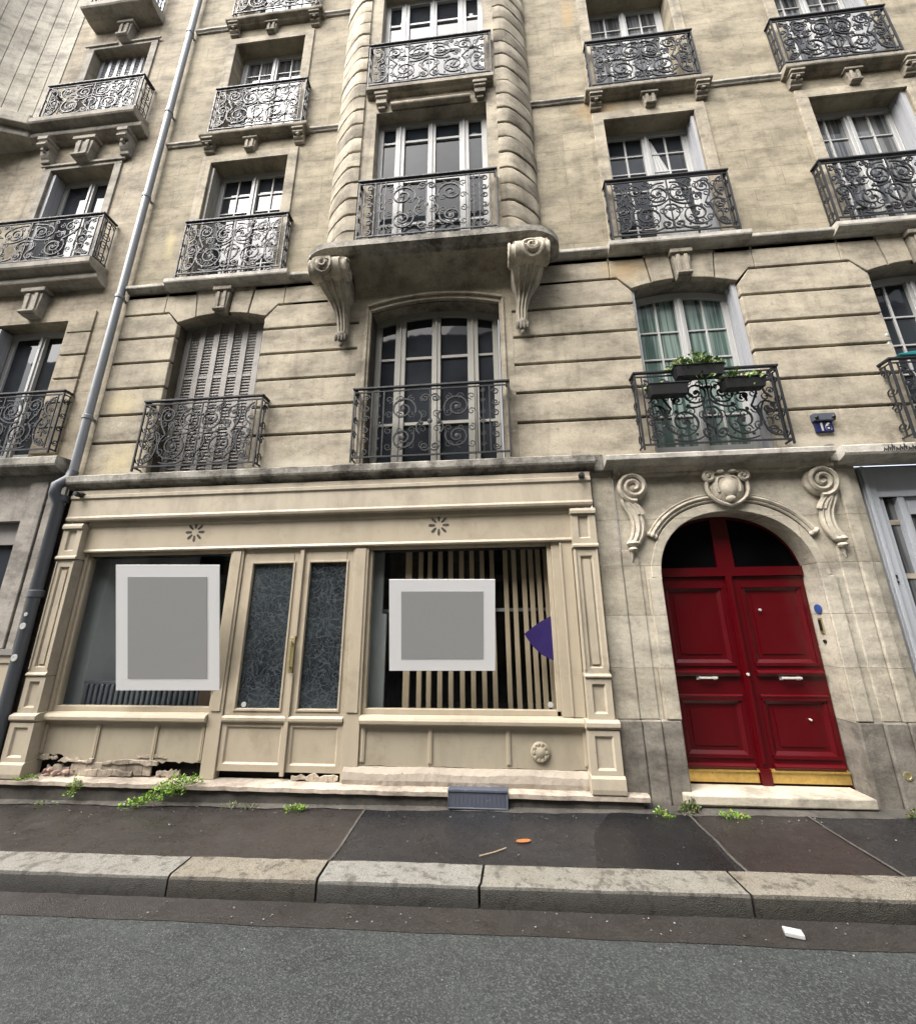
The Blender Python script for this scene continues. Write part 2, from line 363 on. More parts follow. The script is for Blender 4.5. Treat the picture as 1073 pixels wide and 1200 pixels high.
# ---------------------------------------------------------------- geometry helpers
def wall_grid(mb, x0, x1, z0, z1, y, ops, depth):
    """front sheet at y with rectangular openings, reveals going back by depth"""
    xs = sorted({x0, x1, *[o[0] for o in ops], *[o[1] for o in ops]}); xs = [x for x in xs if x0 <= x <= x1]
    zs = sorted({z0, z1, *[o[2] for o in ops], *[o[3] for o in ops]}); zs = [z for z in zs if z0 <= z <= z1]
    for i in range(len(xs)-1):
        for j in range(len(zs)-1):
            cx, cz = (xs[i]+xs[i+1])/2, (zs[j]+zs[j+1])/2
            if any(o[0] < cx < o[1] and o[2] < cz < o[3] for o in ops): continue
            mb.face([(xs[i],y,zs[j]),(xs[i+1],y,zs[j]),(xs[i+1],y,zs[j+1]),(xs[i],y,zs[j+1])])
    mb.open = True
    for a, b_, c, d in ops:
        mb.face([(a,y,c),(a,y,d),(a,y+depth,d),(a,y+depth,c)]); mb.face([(b_,y,d),(b_,y,c),(b_,y+depth,c),(b_,y+depth,d)])
        mb.face([(a,y,d),(b_,y,d),(b_,y+depth,d),(a,y+depth,d)]); mb.face([(b_,y,c),(a,y,c),(a,y+depth,c),(b_,y+depth,c)])
def spandrel(mb, xs, zf, ztop, y0, y1):
    for i in range(len(xs)-1):
        a, b_ = xs[i], xs[i+1]
        mb.face([(a,y0,zf(a)),(b_,y0,zf(b_)),(b_,y0,ztop),(a,y0,ztop)]); mb.face([(a,y0,zf(a)),(a,y1,zf(a)),(b_,y1,zf(b_)),(b_,y0,zf(b_))])
def arcf(c, w, zs, rise): return lambda x: zs + rise*(1-((x-c)/w)**2)
def lin(a, b_, n): return [a+(b_-a)*i/n for i in range(n+1)]
def panel_face(mb, x0, x1, z0, z1, y, panels, depth=.018, slope=.022, back=.03):
    """board with sunken panels; depth>0 sinks, sloped edges"""
    wall_grid(mb, x0, x1, z0, z1, y, [], 0) if not panels else None
    if panels:
        xs = sorted({x0, x1, *[p[0] for p in panels], *[p[1] for p in panels]}); zs = sorted({z0, z1, *[p[2] for p in panels], *[p[3] for p in panels]})
        for i in range(len(xs)-1):
            for j in range(len(zs)-1):
                cx, cz = (xs[i]+xs[i+1])/2, (zs[j]+zs[j+1])/2
                if any(o[0] < cx < o[1] and o[2] < cz < o[3] for o in panels): continue
                mb.face([(xs[i],y,zs[j]),(xs[i+1],y,zs[j]),(xs[i+1],y,zs[j+1]),(xs[i],y,zs[j+1])])
        for a, b_, c, d in panels:
            s_ = slope; o = [(a,y,c),(b_,y,c),(b_,y,d),(a,y,d)]; n = [(a+s_,y+depth,c+s_),(b_-s_,y+depth,c+s_),(b_-s_,y+depth,d-s_),(a+s_,y+depth,d-s_)]
            for k in range(4): mb.face([o[k], o[(k+1)%4], n[(k+1)%4], n[k]])
            mb.face(n)
    mb.open = True
    yb = y+back
    mb.face([(x0,y,z0),(x0,y,z1),(x0,yb,z1),(x0,yb,z0)]); mb.face([(x1,y,z1),(x1,y,z0),(x1,yb,z0),(x1,yb,z1)])
    mb.face([(x0,y,z1),(x1,y,z1),(x1,yb,z1),(x0,yb,z1)]); mb.face([(x1,y,z0),(x0,y,z0),(x0,yb,z0),(x1,yb,z0)])
def moulding(mb, x0, x1, prof, ends=True):
    """profile list (y,z) swept along x"""
    mb.prism_yz(prof, x0, x1)
def slab_prof(yf, z0, z1, yb=.02):
    h = z1-z0
    return [(yb,z0-.025),(yf*.45,z0-.025),(yf*.55,z0-.008),(yf*.72,z0),(yf*.95,z0+h*.18),(yf,z0+h*.35),(yf,z1-.012),(yf+.012,z1),(yb,z1+.012)]

# ---------------------------------------------------------------- iron balcony railings
def spiral(cx, cz, r0, r1, a0, turns, n=22):
    out = []
    for i in range(n+1):
        t = i/n; r = r0+(r1-r0)*t; a = a0+turns*2*PI*t
        out.append((cx+r*math.cos(a), cz+r*math.sin(a)))
    return out
def bez(p0, p1, p2, p3, n=9):
    return [tuple((1-t)**3*a+3*(1-t)**2*t*b_+3*(1-t)*t*t*c+t**3*d for a, b_, c, d in zip(p0,p1,p2,p3)) for t in [i/n for i in range(n+1)]]
def pattern_a(w, h):          # half panel of width w, units metres; mirrored afterwards
    L_ = []
    A = spiral(w*.56, h*.30, h*.24, h*.035, 2.2, 1.9, 30); L_.append((A, .009))
    L_.append((bez(A[0], (w*.30,h*.62), (w*.18,h*.80), (w*.30,h*.90)), .009))
    L_.append((spiral(w*.38, h*.80, h*.125, h*.02, 2.5, -1.5, 18), .008))
    L_.append((spiral(w*.80, h*.72, h*.16, h*.025, -2.2, 1.6, 22), .009))
    L_.append((bez((w*.70,h*.60), (w*.55,h*.66), (w*.60,h*.95), (w*.95,h*.93)), .008))
    L_.append((spiral(w*.15, h*.45, h*.13, h*.02, -.6, 1.4, 18), .008))
    L_.append((bez((w*.03,h*.06), (w*.30,h*.02), (w*.34,h*.50), (w*.14,h*.58)), .008))
    L_.append((bez((w*.02,h*.95), (w*.20,h*.92), (w*.22,h*.66), (w*.05,h*.60)), .008))
    L_.append((spiral(w*.90, h*.14, h*.10, h*.02, 1.4, -1.4, 16), .008))
    L_.append((bez((w*1.,h*.50), (w*.88,h*.55), (w*.78,h*.30), (w*.95,h*.24)), .009))
    L_.append((bez((w*.62,h*.52), (w*.75,h*.48), (w*.86,h*.50), (w*1.,h*.62)), .009))
    L_.append((spiral(w*.13, h*.13, h*.075, h*.015, 0, 1.4, 14), .007))
    L_.append((spiral(w*.60, h*.93, h*.05, h*.012, 0, 1.3, 12), .007))
    for k in range(5):
        L_.append((spiral(w*.055, h*(.10+.2*k), h*.05, h*.012, 0 if k % 2 else PI, 1.3, 10), .006))
    L_.append((bez((w*.36,h*.06), (w*.50,h*.0), (w*.74,h*.02), (w*.84,h*.10)), .008))
    L_.append((bez((w*.44,h*.56), (w*.42,h*.68), (w*.52,h*.70), (w*.60,h*.66)), .008))
    L_.append((spiral(w*.46, h*.64, h*.06, h*.012, -1, 1.3, 12), .007))
    L_.append((spiral(w*.70, h*.90, h*.05, h*.012, 2, 1.3, 12), .007))
    for i in range(5):
        for j in range(4):
            q = (i*3+j*5) % 4
            L_.append((spiral(w*(.15+.18*i), h*(.16+.225*j)+(h*.06 if i % 2 else 0), h*.068, h*.014, q*PI/2, 1.25*(1 if (i+j) % 2 else -1), 9), .0052))
    L_.append((bez((w*.20,h*.30), (w*.12,h*.34), (w*.10,h*.28), (w*.13,h*.22)), .008))
    leaves = [(w*.46,h*.45,.022),(w*.56,h*.30,.05) if False else (w*.44,h*.10,.020),(w*.22,h*.74,.02),(w*.12,h*.88,.018),(w*.9,h*.60,.02),(w*.56,h*.30,.03),(w*.80,h*.72,.024),(w*.38,h*.80,.020),(w*.15,h*.45,.020),(w*.97,h*.42,.026),(w*.30,h*.62,.018),(w*.66,h*.53,.022),(w*.25,h*.25,.018),(w*.90,h*.14,.016),(w*.06,h*.70,.016),(w*.55,h*.70,.018),(w*.72,h*.12,.016),(w*.97,h*.80,.018)]
    return L_, leaves
def pattern_b(w, h):
    L_ = []
    L_.append((spiral(w*.62, h*.70, h*.19, h*.03, -.4, 1.7, 26), .010)); L_.append((spiral(w*.62, h*.26, h*.17, h*.03, .4, -1.7, 26), .010))
    L_.append((bez((w*.84,h*.66), (w*1.,h*.52), (w*.7,h*.46), (w*.86,h*.31)), .010))
    L_.append((spiral(w*.93, h*.86, h*.07, h*.015, 0, 1.4, 14), .008)); L_.append((spiral(w*.93, h*.12, h*.07, h*.015, 0, -1.4, 14), .008))
    L_.append(([(w*.34,0),(w*.34,h)], .008)); L_.append(([(w*.17,0),(w*.17,h)], .008)); L_.append(([(w*.26,0),(w*.26,h)], .006))
    for k in range(6):
        z = h*(.08+.165*k)
        L_.append((spiral(w*.09, z, h*.055, h*.012, 0 if k % 2 else PI, 1.3, 11), .007))
        L_.append((spiral(w*.26, z+.03, h*.035, h*.010, 0 if k % 2 else PI, -1.2, 9), .005))
    for i in range(4):
        for j in range(4):
            L_.append((spiral(w*(.42+.16*i), h*(.14+.24*j), h*.06, h*.014, (i*3+j) % 4*PI/2, 1.25*(1 if (i+j) % 2 else -1), 9), .005))
    return L_, [(w*.62,h*.70,.03),(w*.62,h*.26,.03),(w*.88,h*.48,.025),(w*.3,h*.5,.018),(w*1.,h*.5,.03)]
def railing(cx, hw, yf, z0, z1, pat, parent, yw=0., label=None, mat='iron'):
    H = z1-z0; mb = MB()
    bz = z0+.055; tz = z1-.045; h = tz-bz
    mb.box(cx-hw, cx+hw, yf-.007, yf+.007, bz-.010, bz+.008); mb.box(cx-hw, cx+hw, yf-.007, yf+.007, tz-.006, tz+.008)
    for s in (-1, 1):
        mb.box(cx+s*hw-.009, cx+s*hw+.009, yf-.009, yf+.009, z0, z1)
        mb.box(cx+s*(hw-.07)-.006, cx+s*(hw-.07)+.006, yf-.006, yf+.006, bz, tz)
    mb.box(cx-.007, cx+.007, yf-.006, yf+.006, bz, tz)
    w = hw-.075
    curves, leaves = pat(w, h)
    for s in (-1, 1):
        for c, r in curves:
            mb.tube([(cx+s*(w-x), yf, bz+z) for x, z in c], r*1.25, 4)
        for x, z, r in leaves:
            mb.blob((cx+s*(w-x), yf, bz+z), r, .010, r*1.25, 6, 4)
    for s in (-1, 1):                                             # returns to the wall
        x = cx+s*hw; n = max(1, int((yw-yf)/.055))
        for k in range(4):
            mb.tube([(x, yf+(yw-yf)*.5+(yy-.0), zz) for yy, zz in spiral(0, bz+(tz-bz)*(.13+.25*k), (yw-yf)*.42, .01, 0 if k % 2 else PI, 1.4, 12)], .007, 4)
        for k in range(1, n+1):
            y = yf+(yw-yf)*k/(n+.3); mb.box(x-.006, x+.006, y-.006, y+.006, bz, tz)
        mb.box(x-.006, x+.006, yf+.009, yw, bz-.010, bz+.006); mb.box(x-.006, x+.006, yf+.009, yw, tz-.006, tz+.006)
    r = mb.build('balcony_railing', M[mat], parent, label=label)
    t = MB()
    t.box(cx-hw-.02, cx+hw+.02, yf-.022, yf+.018, z1-.008, z1+.016)
    for s in (-1, 1): t.box(cx+s*hw-.02, cx+s*hw+.02, yf+.019, yw, z1-.008, z1+.016)
    t.build('handrail', M[mat], r, bevel=.004)
    return r

# ---------------------------------------------------------------- windows
def casement(cx, w, z0, z1, y, rows, parent, cols=2, arch=0., frame='white', pane='pane', side=False, label=None, transoms=None):
    """two-leaf french window; side=True adds narrow side lights"""
    mb = MB(); hw = w/2; ft = .05
    zt = (lambda x: z1 + arch*(1-((x-cx)/hw)**2)) if arch else (lambda x: z1)
    def headseg(a, b_, zlow, y0, y1):                              # head member between a,b with (arched) top
        xs = lin(a, b_, 6 if arch else 1)
        poly = [(a, zlow), (b_, zlow)] + [(x, zt(x)) for x in reversed(xs)]
        mb.prism_xz(poly, y0, y1)
    mb.box(cx-hw, cx-hw+ft, y, y+.06, z0, z1-.001); mb.box(cx+hw-ft, cx+hw, y, y+.06, z0, z1-.001)
    headh = .09
    if arch:
        xs = lin(cx-hw, cx+hw, 16)
        poly = [(x, zt(x)-headh) for x in xs] + [(x, zt(x)) for x in reversed(xs)]
        mb.rings([[(x, y-.004, z) for x, z in poly], [(x, y+.06, z) for x, z in poly]]) if False else None
        for i in range(16):
            a, b_ = xs[i], xs[i+1]
            mb.prism_xz([(a,zt(a)-headh),(b_,zt(b_)-headh),(b_,zt(b_)),(a,zt(a))], y-.004, y+.06)
    else: mb.box(cx-hw, cx+hw, y-.004, y+.06, z1-headh, z1)
    mb.box(cx-hw, cx+hw, y-.004, y+.06, z0, z0+.10)
    inner = z1-headh
    if side:
        p = [-.82, -.60, -.42, -.09, .09, .42, .60, .82]
        px = [cx+q*hw for q in (-.60,-.42,-.085,.085,.42,.60)]
        posts = [(cx-.67*hw, cx-.50*hw), (cx-.07*hw, cx+.07*hw), (cx+.50*hw, cx+.67*hw)]
        for a, b_ in posts: mb.box((a+b_)/2-.012, (a+b_)/2+.012, y-.026, y-.0121, z0+.10, inner+arch*.85)
        for a, b_ in posts: mb.box(a, b_, y-.012, y+.05, z0+.10, inner+arch*.85)
        for t in transoms or []:
            mb.box(cx-hw+ft, posts[0][0], y+.012, y+.045, t-.018, t+.018); mb.box(posts[0][1], posts[1][0], y+.008, y+.045, t-.022, t+.022)
            mb.box(posts[1][1], posts[2][0], y+.008, y+.045, t-.022, t+.022); mb.box(posts[2][1], cx+hw-ft, y+.012, y+.045, t-.018, t+.018)
        for a in (cx-.93*hw, cx+.93*hw): mb.box(a-.022, a+.022, y+.002, y+.05, z0+.1, inner)
    else:
        mb.box(cx-.05, cx+.05, y-.014, y+.05, z0+.10, inner+arch*.95)
        mb.box(cx-.016, cx+.016, y-.030, y-.014, z0+.10, inner+arch*.95)
        for s in (-1, 1):
            a = cx+s*(hw-ft); mb.box(min(a, a-s*.045), max(a, a-s*.045), y+.006, y+.05, z0+.10, inner+.02)
        lw = hw-ft-.045-.05
        for s in (-1, 1):
            xa = cx+.05 if s > 0 else cx-.05-lw
            for k in range(1, cols): mb.box(xa+lw*k/cols-.012, xa+lw*k/cols+.012, y+.012, y+.042, z0+.10, inner+arch*.8)
            for k in range(1, rows):
                z = z0+.18+(inner-z0-.18)*k/rows; mb.box(xa, xa+lw, y+.014, y+.040, z-.012, z+.012)
            mb.box(xa, xa+lw, y+.008, y+.046, z0+.10, z0+.18)
    f = mb.build('window', M[frame], parent, bevel=.003, seg=1, label=label)
    g = MB()
    xs = lin(cx-hw+.03, cx+hw-.03, 8 if arch else 1)
    poly = [(xs[0], z0+.03), (xs[-1], z0+.03)] + [(x, zt(x)-.03) for x in reversed(xs)]
    g.prism_xz(poly, y+.03, y+.036); g.build('pane', M[pane], f)
    return f
def ribbed_shutter(cx, w, z0, z1, y, parent, mat='shutter', n=6, arch=0, name='shutter'):
    f = MB(); hw = w/2; pw = w/n
    zt = lambda x: z1+arch*(1-((x-cx)/hw)**2)
    for k in range(n):
        a = cx-hw+pw*k
        f.box(a+.004, a+pw*.40, y-.022, y+.02, z0, zt(a+pw*.2)-.01)      # the proud stile of each fold
        f.box(a+pw*.40, a+pw-.004, y, y+.02, z0, zt(a+pw*.7)-.01)
        zz = z0+.02
        while zz < z1-.05:
            f.prism_yz([(y-.012,zz),(y-.001,zz+.014),(y-.001,zz+.022),(y-.012,zz+.008)], a+pw*.40, a+pw-.005); zz += .045
        for q in (.33, .66): f.box(a+pw*.40, a+pw-.005, y-.016, y-.001, z0+(z1-z0)*q-.02, z0+(z1-z0)*q+.02)
    o = f.build(name, M[mat], parent)
    return o
def folded(x0, x1, y0, y1, z0, z1, parent, mat='shutterw'):        # shutter folded back against the reveal
    mb = MB(); n = 4; dy = (y1-y0)/n
    for k in range(n): mb.box(x0+(.008 if k % 2 else 0), x1-(.008 if k % 2 else 0), y0+dy*k+.002, y0+dy*(k+1)-.002, z0, z1)
    mb.box(x0+.012, x1-.012, y0+.001, y1, z0+.01, z1-.01)
    return mb.build('shutter', M[mat], parent)

# ================================================================ SETTING
def sloped_sheet(name, x0, x1, y0, y1, dz, mat, nx=1, skew0=0, skew1=0):
    mb = MB(); mb.open = True
    mb.face([(x0+skew0,y0,gz(x0+skew0)+dz),(x1+skew1,y0,gz(x1+skew1)+dz),(x1,y1,gz(x1)+dz),(x0,y1,gz(x0)+dz)])
    o = mb.build(name, M[mat]); o['kind'] = 'structure'; return o
KB, KF = -.955, -1.185
sloped_sheet('ground', -150, 150, -160, 60, -.128, 'road')
sloped_sheet('road', -60, 60, -12.2, KF+.05, -.114, 'road')
mb = MB(); mb.open = True
xs = [-60]+lin(-7, 7, 140)+[60]
wv = [0]+[.004*math.sin(x*2.1)+.003*math.sin(x*6.3+1)+random.uniform(-.003,.003) for x in xs[1:-1]]+[0]
for i in range(len(xs)-1):
    a, b_ = xs[i], xs[i+1]; mb.face([(a,-1.395+wv[i],gz(a)-.1105),(b_,-1.395+wv[i+1],gz(b_)-.1105),(b_,KF+.02,gz(b_)-.1105),(a,KF+.02,gz(a)-.1105)])
o = mb.build('gutter', M['gutter']); o['kind'] = 'structure'
sloped_sheet('pavement', -60, 60, KB-.02, 1.0, -.004, 'pave')
sloped_sheet('pavement_patch', -1.20, 1.55, KB, .02, .001, 'pave2', skew0=0, skew1=0)
sloped_sheet('pavement_patch', 1.55, 2.47, KB, .02, .0015, 'pave3', skew0=0, skew1=0)
sloped_sheet('pavement_patch', 2.49, 9, KB, .02, .001, 'pave2')
# darker tarred band inside the middle patch
M['pave4'] = asphalt('footpath_asphalt_tar', (.008,.008,.0095), (.012,.012,.0135), (.022,.022,.025), (.2,.4), 2.4, .3)
mb = MB(); mb.open = True
def gp(x, y, d): return (x, y, gz(x)+d)
mb.face([gp(.62,KB+.004,.005), gp(1.50,KB+.004,.005), gp(1.53,-.55,.005), gp(1.62,.0,.005), gp(1.0,.0,.005), gp(.70,-.5,.005)])
o = mb.build('pavement_patch', M['pave4']); o['kind'] = 'structure'
# seams between the patches
mb = MB(); mb.open = True
for xa, xb in ((-1.205,-1.185),(1.545,1.565),(2.475,2.495)):
    pts = lin(KB, .0, 8); w = [random.uniform(-.006,.006) for _ in pts]
    for i in range(8):
        mb.face([gp(xa+w[i],pts[i],.0075), gp(xb+w[i],pts[i],.0075), gp(xb+w[i+1],pts[i+1],.0075), gp(xa+w[i+1],pts[i+1],.0075)])
o = mb.build('pavement_seam', M['render']); o['kind'] = 'structure'
# kerb of long granite stones
joints = [-12.4,-10.9,-9.4,-8.0,-6.6,-5.2,-3.75,-2.21,-1.20,-.126,1.43,2.95,4.3,5.6,7.1,8.5,10]
tones = [(.35,.345,.325),(.33,.325,.305),(.35,.34,.32),(.35,.345,.32),(.34,.335,.315),(.36,.355,.335),(.37,.365,.345),(.365,.335,.285),(.385,.385,.37),(.365,.355,.325),(.35,.325,.28),(.36,.35,.32)]
tones_ = [(.36,.34,.30),(.32,.30,.26),(.35,.33,.29),(.36,.34,.30),(.34,.33,.30),(.36,.35,.32),(.37,.36,.33),(.36,.29,.20),(.40,.40,.38),(.37,.345,.29),(.35,.29,.21),(.36,.34,.30),(.36,.34,.30),(.34,.3,.25),(.36,.34,.30),(.36,.34,.30)]
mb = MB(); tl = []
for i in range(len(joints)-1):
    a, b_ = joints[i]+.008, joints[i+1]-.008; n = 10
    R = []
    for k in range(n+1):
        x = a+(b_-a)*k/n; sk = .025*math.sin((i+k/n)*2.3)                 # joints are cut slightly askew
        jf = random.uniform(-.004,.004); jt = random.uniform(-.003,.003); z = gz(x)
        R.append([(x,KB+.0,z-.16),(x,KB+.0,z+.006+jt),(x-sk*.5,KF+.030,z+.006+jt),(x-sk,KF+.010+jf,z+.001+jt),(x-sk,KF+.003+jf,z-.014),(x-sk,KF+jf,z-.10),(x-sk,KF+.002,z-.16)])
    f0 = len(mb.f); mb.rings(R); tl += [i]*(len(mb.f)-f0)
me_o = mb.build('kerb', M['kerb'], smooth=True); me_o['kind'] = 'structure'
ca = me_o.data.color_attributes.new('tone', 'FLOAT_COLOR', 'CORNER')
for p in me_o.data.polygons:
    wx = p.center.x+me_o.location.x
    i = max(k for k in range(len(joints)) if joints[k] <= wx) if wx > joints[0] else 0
    kk = 1.4 if p.normal.z > .6 else (.75 if p.normal.z > .25 else .26)     # tone by facing: tops palest, road-side face darkest
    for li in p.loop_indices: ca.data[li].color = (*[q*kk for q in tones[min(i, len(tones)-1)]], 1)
# rough strip of cement where pavement meets the building
mb = MB(); mb.open = True
xs = lin(-5.5, 8, 120)
for i in range(120):
    a, b_ = xs[i], xs[i+1]; ya = -.155-.012*math.sin(a*5)-.008*math.sin(a*17); yb = -.155-.012*math.sin(b_*5)-.008*math.sin(b_*17)
    mb.face([gp(a,ya,.003),gp(b_,yb,.003),gp(b_,-.05,.030),gp(a,-.05,.030)])
o = mb.build('pavement_edge', M['render']); o['kind'] = 'structure'

# ================================================================ MAIN BUILDING
B = thing('apartment_building', 'tan limestone apartment house with a projecting bay, iron balconies and an arched red entrance door', 'building', (-.7, 0, 0))
C2, C3, C4, C5 = -3.54, -.65, 2.42, 5.11
OH = .62
F1, F2, F3, F4 = 3.33, 6.19, 9.02, 11.85
T1, T2, T3 = 5.56, 8.50, 11.33
X0, X1 = -4.98, 9.5
# upper wall
mb = MB()
ops = [(c-OH, c+OH, z, t) for c in (C2, C4-.04, C5) for z, t in ((F2, T2), (F3, T3), (F4, 14.1))] + [(-1.46, .10, F2, 8.62), (-1.46, .10, F3, 11.45)]
wall_grid(mb, X0, X1, 6.0, 15, 0., ops, .30)
mb.face([(X0,0,0),(X0,0,15),(X0,.4,15),(X0,.4,0)])
mb.face([(X0,0,15),(X1,0,15),(X1,9,15),(X0,9,15)])
mb.build('upper_wall', M['wall'], B)
# first floor wall core + rusticated courses
ARCH = {C2:(OH,T1,.10), C4:(OH,T1,.10), C5:(OH,T1,.10), -.65:(.82,5.50,.125)}
mb = MB()
ops1 = [(c-h[0], c+h[0], F1-.1, h[1]+h[2]) for c, h in ARCH.items()]
wall_grid(mb, X0, X1, 3.16, 6.05, .060, ops1, .25)
mb.build('first_floor_wall', M['groove'], B)
GZ = [3.80, 4.185, 4.57, 4.955, 5.34, 5.725]
g = .016
rows = [3.30]+GZ
wins = (C2, C4, C5)
segs = [(X0+.0, C2-OH), (C2+OH, -1.62), (.32, C4-OH), (C4+OH, C5-OH), (C5+OH, X1)]
for a, b_ in segs:
    mb = MB()
    for i in range(len(rows)-2): mb.box(a, b_, 0, .07, rows[i]+g, rows[i+1]-g)
    zl_, zh_ = rows[-2]+g, rows[-1]-g
    L0 = any(abs(a-(c+OH)) < .01 for c in wins); R0 = any(abs(b_-(c-OH)) < .01 for c in wins)
    p = [(a, zl_), (b_, zl_)]
    p += [(b_, T1-.045), (b_-.15, zh_)] if R0 else [(b_, zh_)]
    p += [(a+.15, zh_), (a, T1-.045)] if L0 else [(a, zh_)]
    mb.prism_xz(p, 0, .07)
    mb.build('rusticated_courses', M['rust'], B, bevel=.010)
zt_, zb_ = 6.06, 5.725+g
def plainband(a, b_):
    m_ = MB(); m_.box(a, b_, 0, .07, zb_, zt_); m_.build('plain_band', M['rust'], B, bevel=.006)
plainband(X0, C2-.86); plainband(C2+.86, -2.0); plainband(.62, C4-.86); plainband(C4+.86, C5-.86); plainband(C5+.86, X1)
for c in wins:
    f = arcf(c, OH, T1, .10); mb = MB(); q = .008
    for s in (-1, 1):
        for a0, a1, b0, b1 in ((.105, OH*.60-q, .12, .42-q),):
            xs = lin(a0, a1, 4)
            poly = [(c+s*x, f(c+s*x)) for x in xs]+[(c+s*b1, zt_), (c+s*b0, zt_)]
            mb.prism_xz(poly if s > 0 else poly[::-1], -.005, .07)
        p = [(c+s*(OH*.60+q), f(c+s*(OH*.60))), (c+s*(OH*.8), f(c+s*OH*.8)), (c+s*OH, T1), (c+s*(OH+.16), zb_), (c+s*(.86-q), zb_), (c+s*(.86-q), zt_), (c+s*(.42+q), zt_)]
        mb.prism_xz(p if s > 0 else p[::-1], 0, .07)
    mb.build('voussoirs', M['rust'], B, bevel=.008)
# spandrels behind arched heads + soffits
for c, (w, t, r) in ARCH.items():
    mb = MB(); mb.open = True
    spandrel(mb, lin(c-w, c+w, 16), arcf(c, w, t, r), t+r, .060, .31)
    mb.build('arch_soffit', M['trim'], B)
# moulded flat surround of the first floor middle window
mb = MB(); w = .82; f = arcf(C3, w, 5.50, .125); fo = arcf(C3, w+.07, 5.57, .13)
for s in (-1, 1):
    mb.box(min(C3+s*w, C3+s*(w+.155)), max(C3+s*w, C3+s*(w+.155)), -.002, .045, 3.34, 5.50)
xs = lin(C3-w-.155, C3+w+.155, 20)
ff = lambda x: 5.50 if abs(x-C3) >= w else f(x)
for i in range(20):
    a, b_ = xs[i], xs[i+1]; mb.prism_xz([(a,ff(a)),(b_,ff(b_)),(b_,6.0),(a,6.0)], -.002, .045)
mb.box(C3-w-1.1, C3-w-.156, -.001, .04, zb_, 6.0); mb.box(C3+w+.156, C3+w+1.0, -.001, .04, zb_, 6.0)
mb.build('middle_window_surround', M['bay'], B)
mb = MB(); xs = lin(C3-w-.045, C3+w+.045, 24)
fo = arcf(C3, w+.045, 5.545, .13)
for i in range(24):
    a, b_ = xs[i], xs[i+1]; mb.prism_xz([(a,fo(a)),(b_,fo(b_)),(b_,fo(b_)+.035),(a,fo(a)+.035)], -.035, -.002)
for s in (-1, 1): mb.box(C3+s*(w+.045)-.016, C3+s*(w+.045)+.016, -.022, -.002, 3.36, 5.545)
mb.build('arch_moulding', M['bay'], B, bevel=.006)
# string courses
def string(name, x0, x1, yf, z0, z1, mat='ledge', parent=B, rough=.004):
    mb = MB(); n = max(2, int((x1-x0)/.12)); R = []
    for k in range(n+1):
        x = x0+(x1-x0)*k/n; j = random.uniform(-rough, rough)
        R.append([(x, y+(j if y < -.02 else 0), z+(j*.7 if z > z0 else 0)) for y, z in slab_prof(yf, z0, z1)])
    mb.rings(R); return mb.build(name, M[mat], parent)
string('string_course', -4.98, -2.12, -.085, 6.10, 6.17, 'pledge')
string('string_course', .72, 9.5, -.085, 6.10, 6.17, 'pledge')
for a, b_ in ((C2-.83, C2+.93), (C4-.86, C4+.82), (C5-.90, C5+.85)): string('balcony_slab', a, b_, -.14, 6.085, 6.185, 'pledge')
# upper string courses (thin) and balcony slabs with brackets
def bracket(cx, zt, h, w, yf, parent=B, mat='trim', name='bracket'):
    mb = MB()
    prof = [(.02,zt),(yf,zt),(yf-.005,zt-h*.16),(yf+.01,zt-h*.24)]
    for i in range(9):
        t = i/8; prof.append((yf*(.92-.62*t)+.018*math.sin(t*PI*2), zt-h*(.26+.60*t)))
    prof += [(yf*.42, zt-h*.90), (yf*.36, zt-h), (.02, zt-h)]
    mb.prism_yz(prof, cx-w/2, cx+w/2)
    mb.box(cx-w*.6, cx+w*.6, yf-.014, .02, zt-h*.17, zt-.001)
    mb.tube([(cx-w*.54, yf*.80, zt-h*.38), (cx+w*.54, yf*.80, zt-h*.38)], h*.11, 8)
    mb.box(cx-w*.15, cx+w*.15, yf*.75-.02, yf*.4, zt-h*.62, zt-h*.30)
    return mb.build(name, M[mat], parent, bevel=.004)
def keystone(cx, zt, h, w, yf, parent=B, mat='trim'):
    mb = MB()
    mb.box(cx-w*.62, cx+w*.62, yf-.03, .03, zt-h*.14, zt)
    mb.prism_xz([(cx-w*.36,zt-h),(cx+w*.36,zt-h),(cx+w*.5,zt-h*.16),(cx-w*.5,zt-h*.16)], yf, .03)
    for q in (-.22, .22): mb.box(cx+w*q-w*.10, cx+w*q+w*.10, yf-.020, yf, zt-h*.82, zt-h*.20)
    mb.tube([(cx-w*.40,yf-.012,zt-h*.90),(cx+w*.40,yf-.012,zt-h*.90)], h*.07, 8)
    return mb.build('keystone', M[mat], parent, bevel=.005)
for c in (C2, C4, C5): keystone(c, 6.03, .40, .21, -.055)
for fl, zz in ((0, F3), (1, F4)):
    z1 = zz-.01; z0 = z1-.085
    string('string_course', -4.98, -2.12, -.050, z1-.05, z1, 'pledge'); string('string_course', .72, 9.5, -.050, z1-.05, z1, 'pledge')
    for c, dx in ((C2, .04), (C4, -.03), (C5, -.02)):
        string('balcony_slab', c+dx-.86, c+dx+.88, -.135, z0, z1, 'trim')
        bracket(c+dx-.72, z0-.02, .20, .15, -.12); bracket(c+dx+.74, z0-.02, .20, .15, -.12)
        keystone(c, z0-.04, .25, .19, -.06)
# architraves of the upper windows
for c in (C2, C4-.04, C5):
    for z, t in ((F2, T2), (F3, T3)):
        mb = MB()
        for s in (-1, 1): mb.box(min(c+s*OH, c+s*(OH+.15)), max(c+s*OH, c+s*(OH+.15)), -.022, .01, z, t)
        mb.box(c-OH-.15, c+OH+.15, -.022, .01, t, t+.15)
        mb.build('architrave', M['bay'], B, bevel=.005)

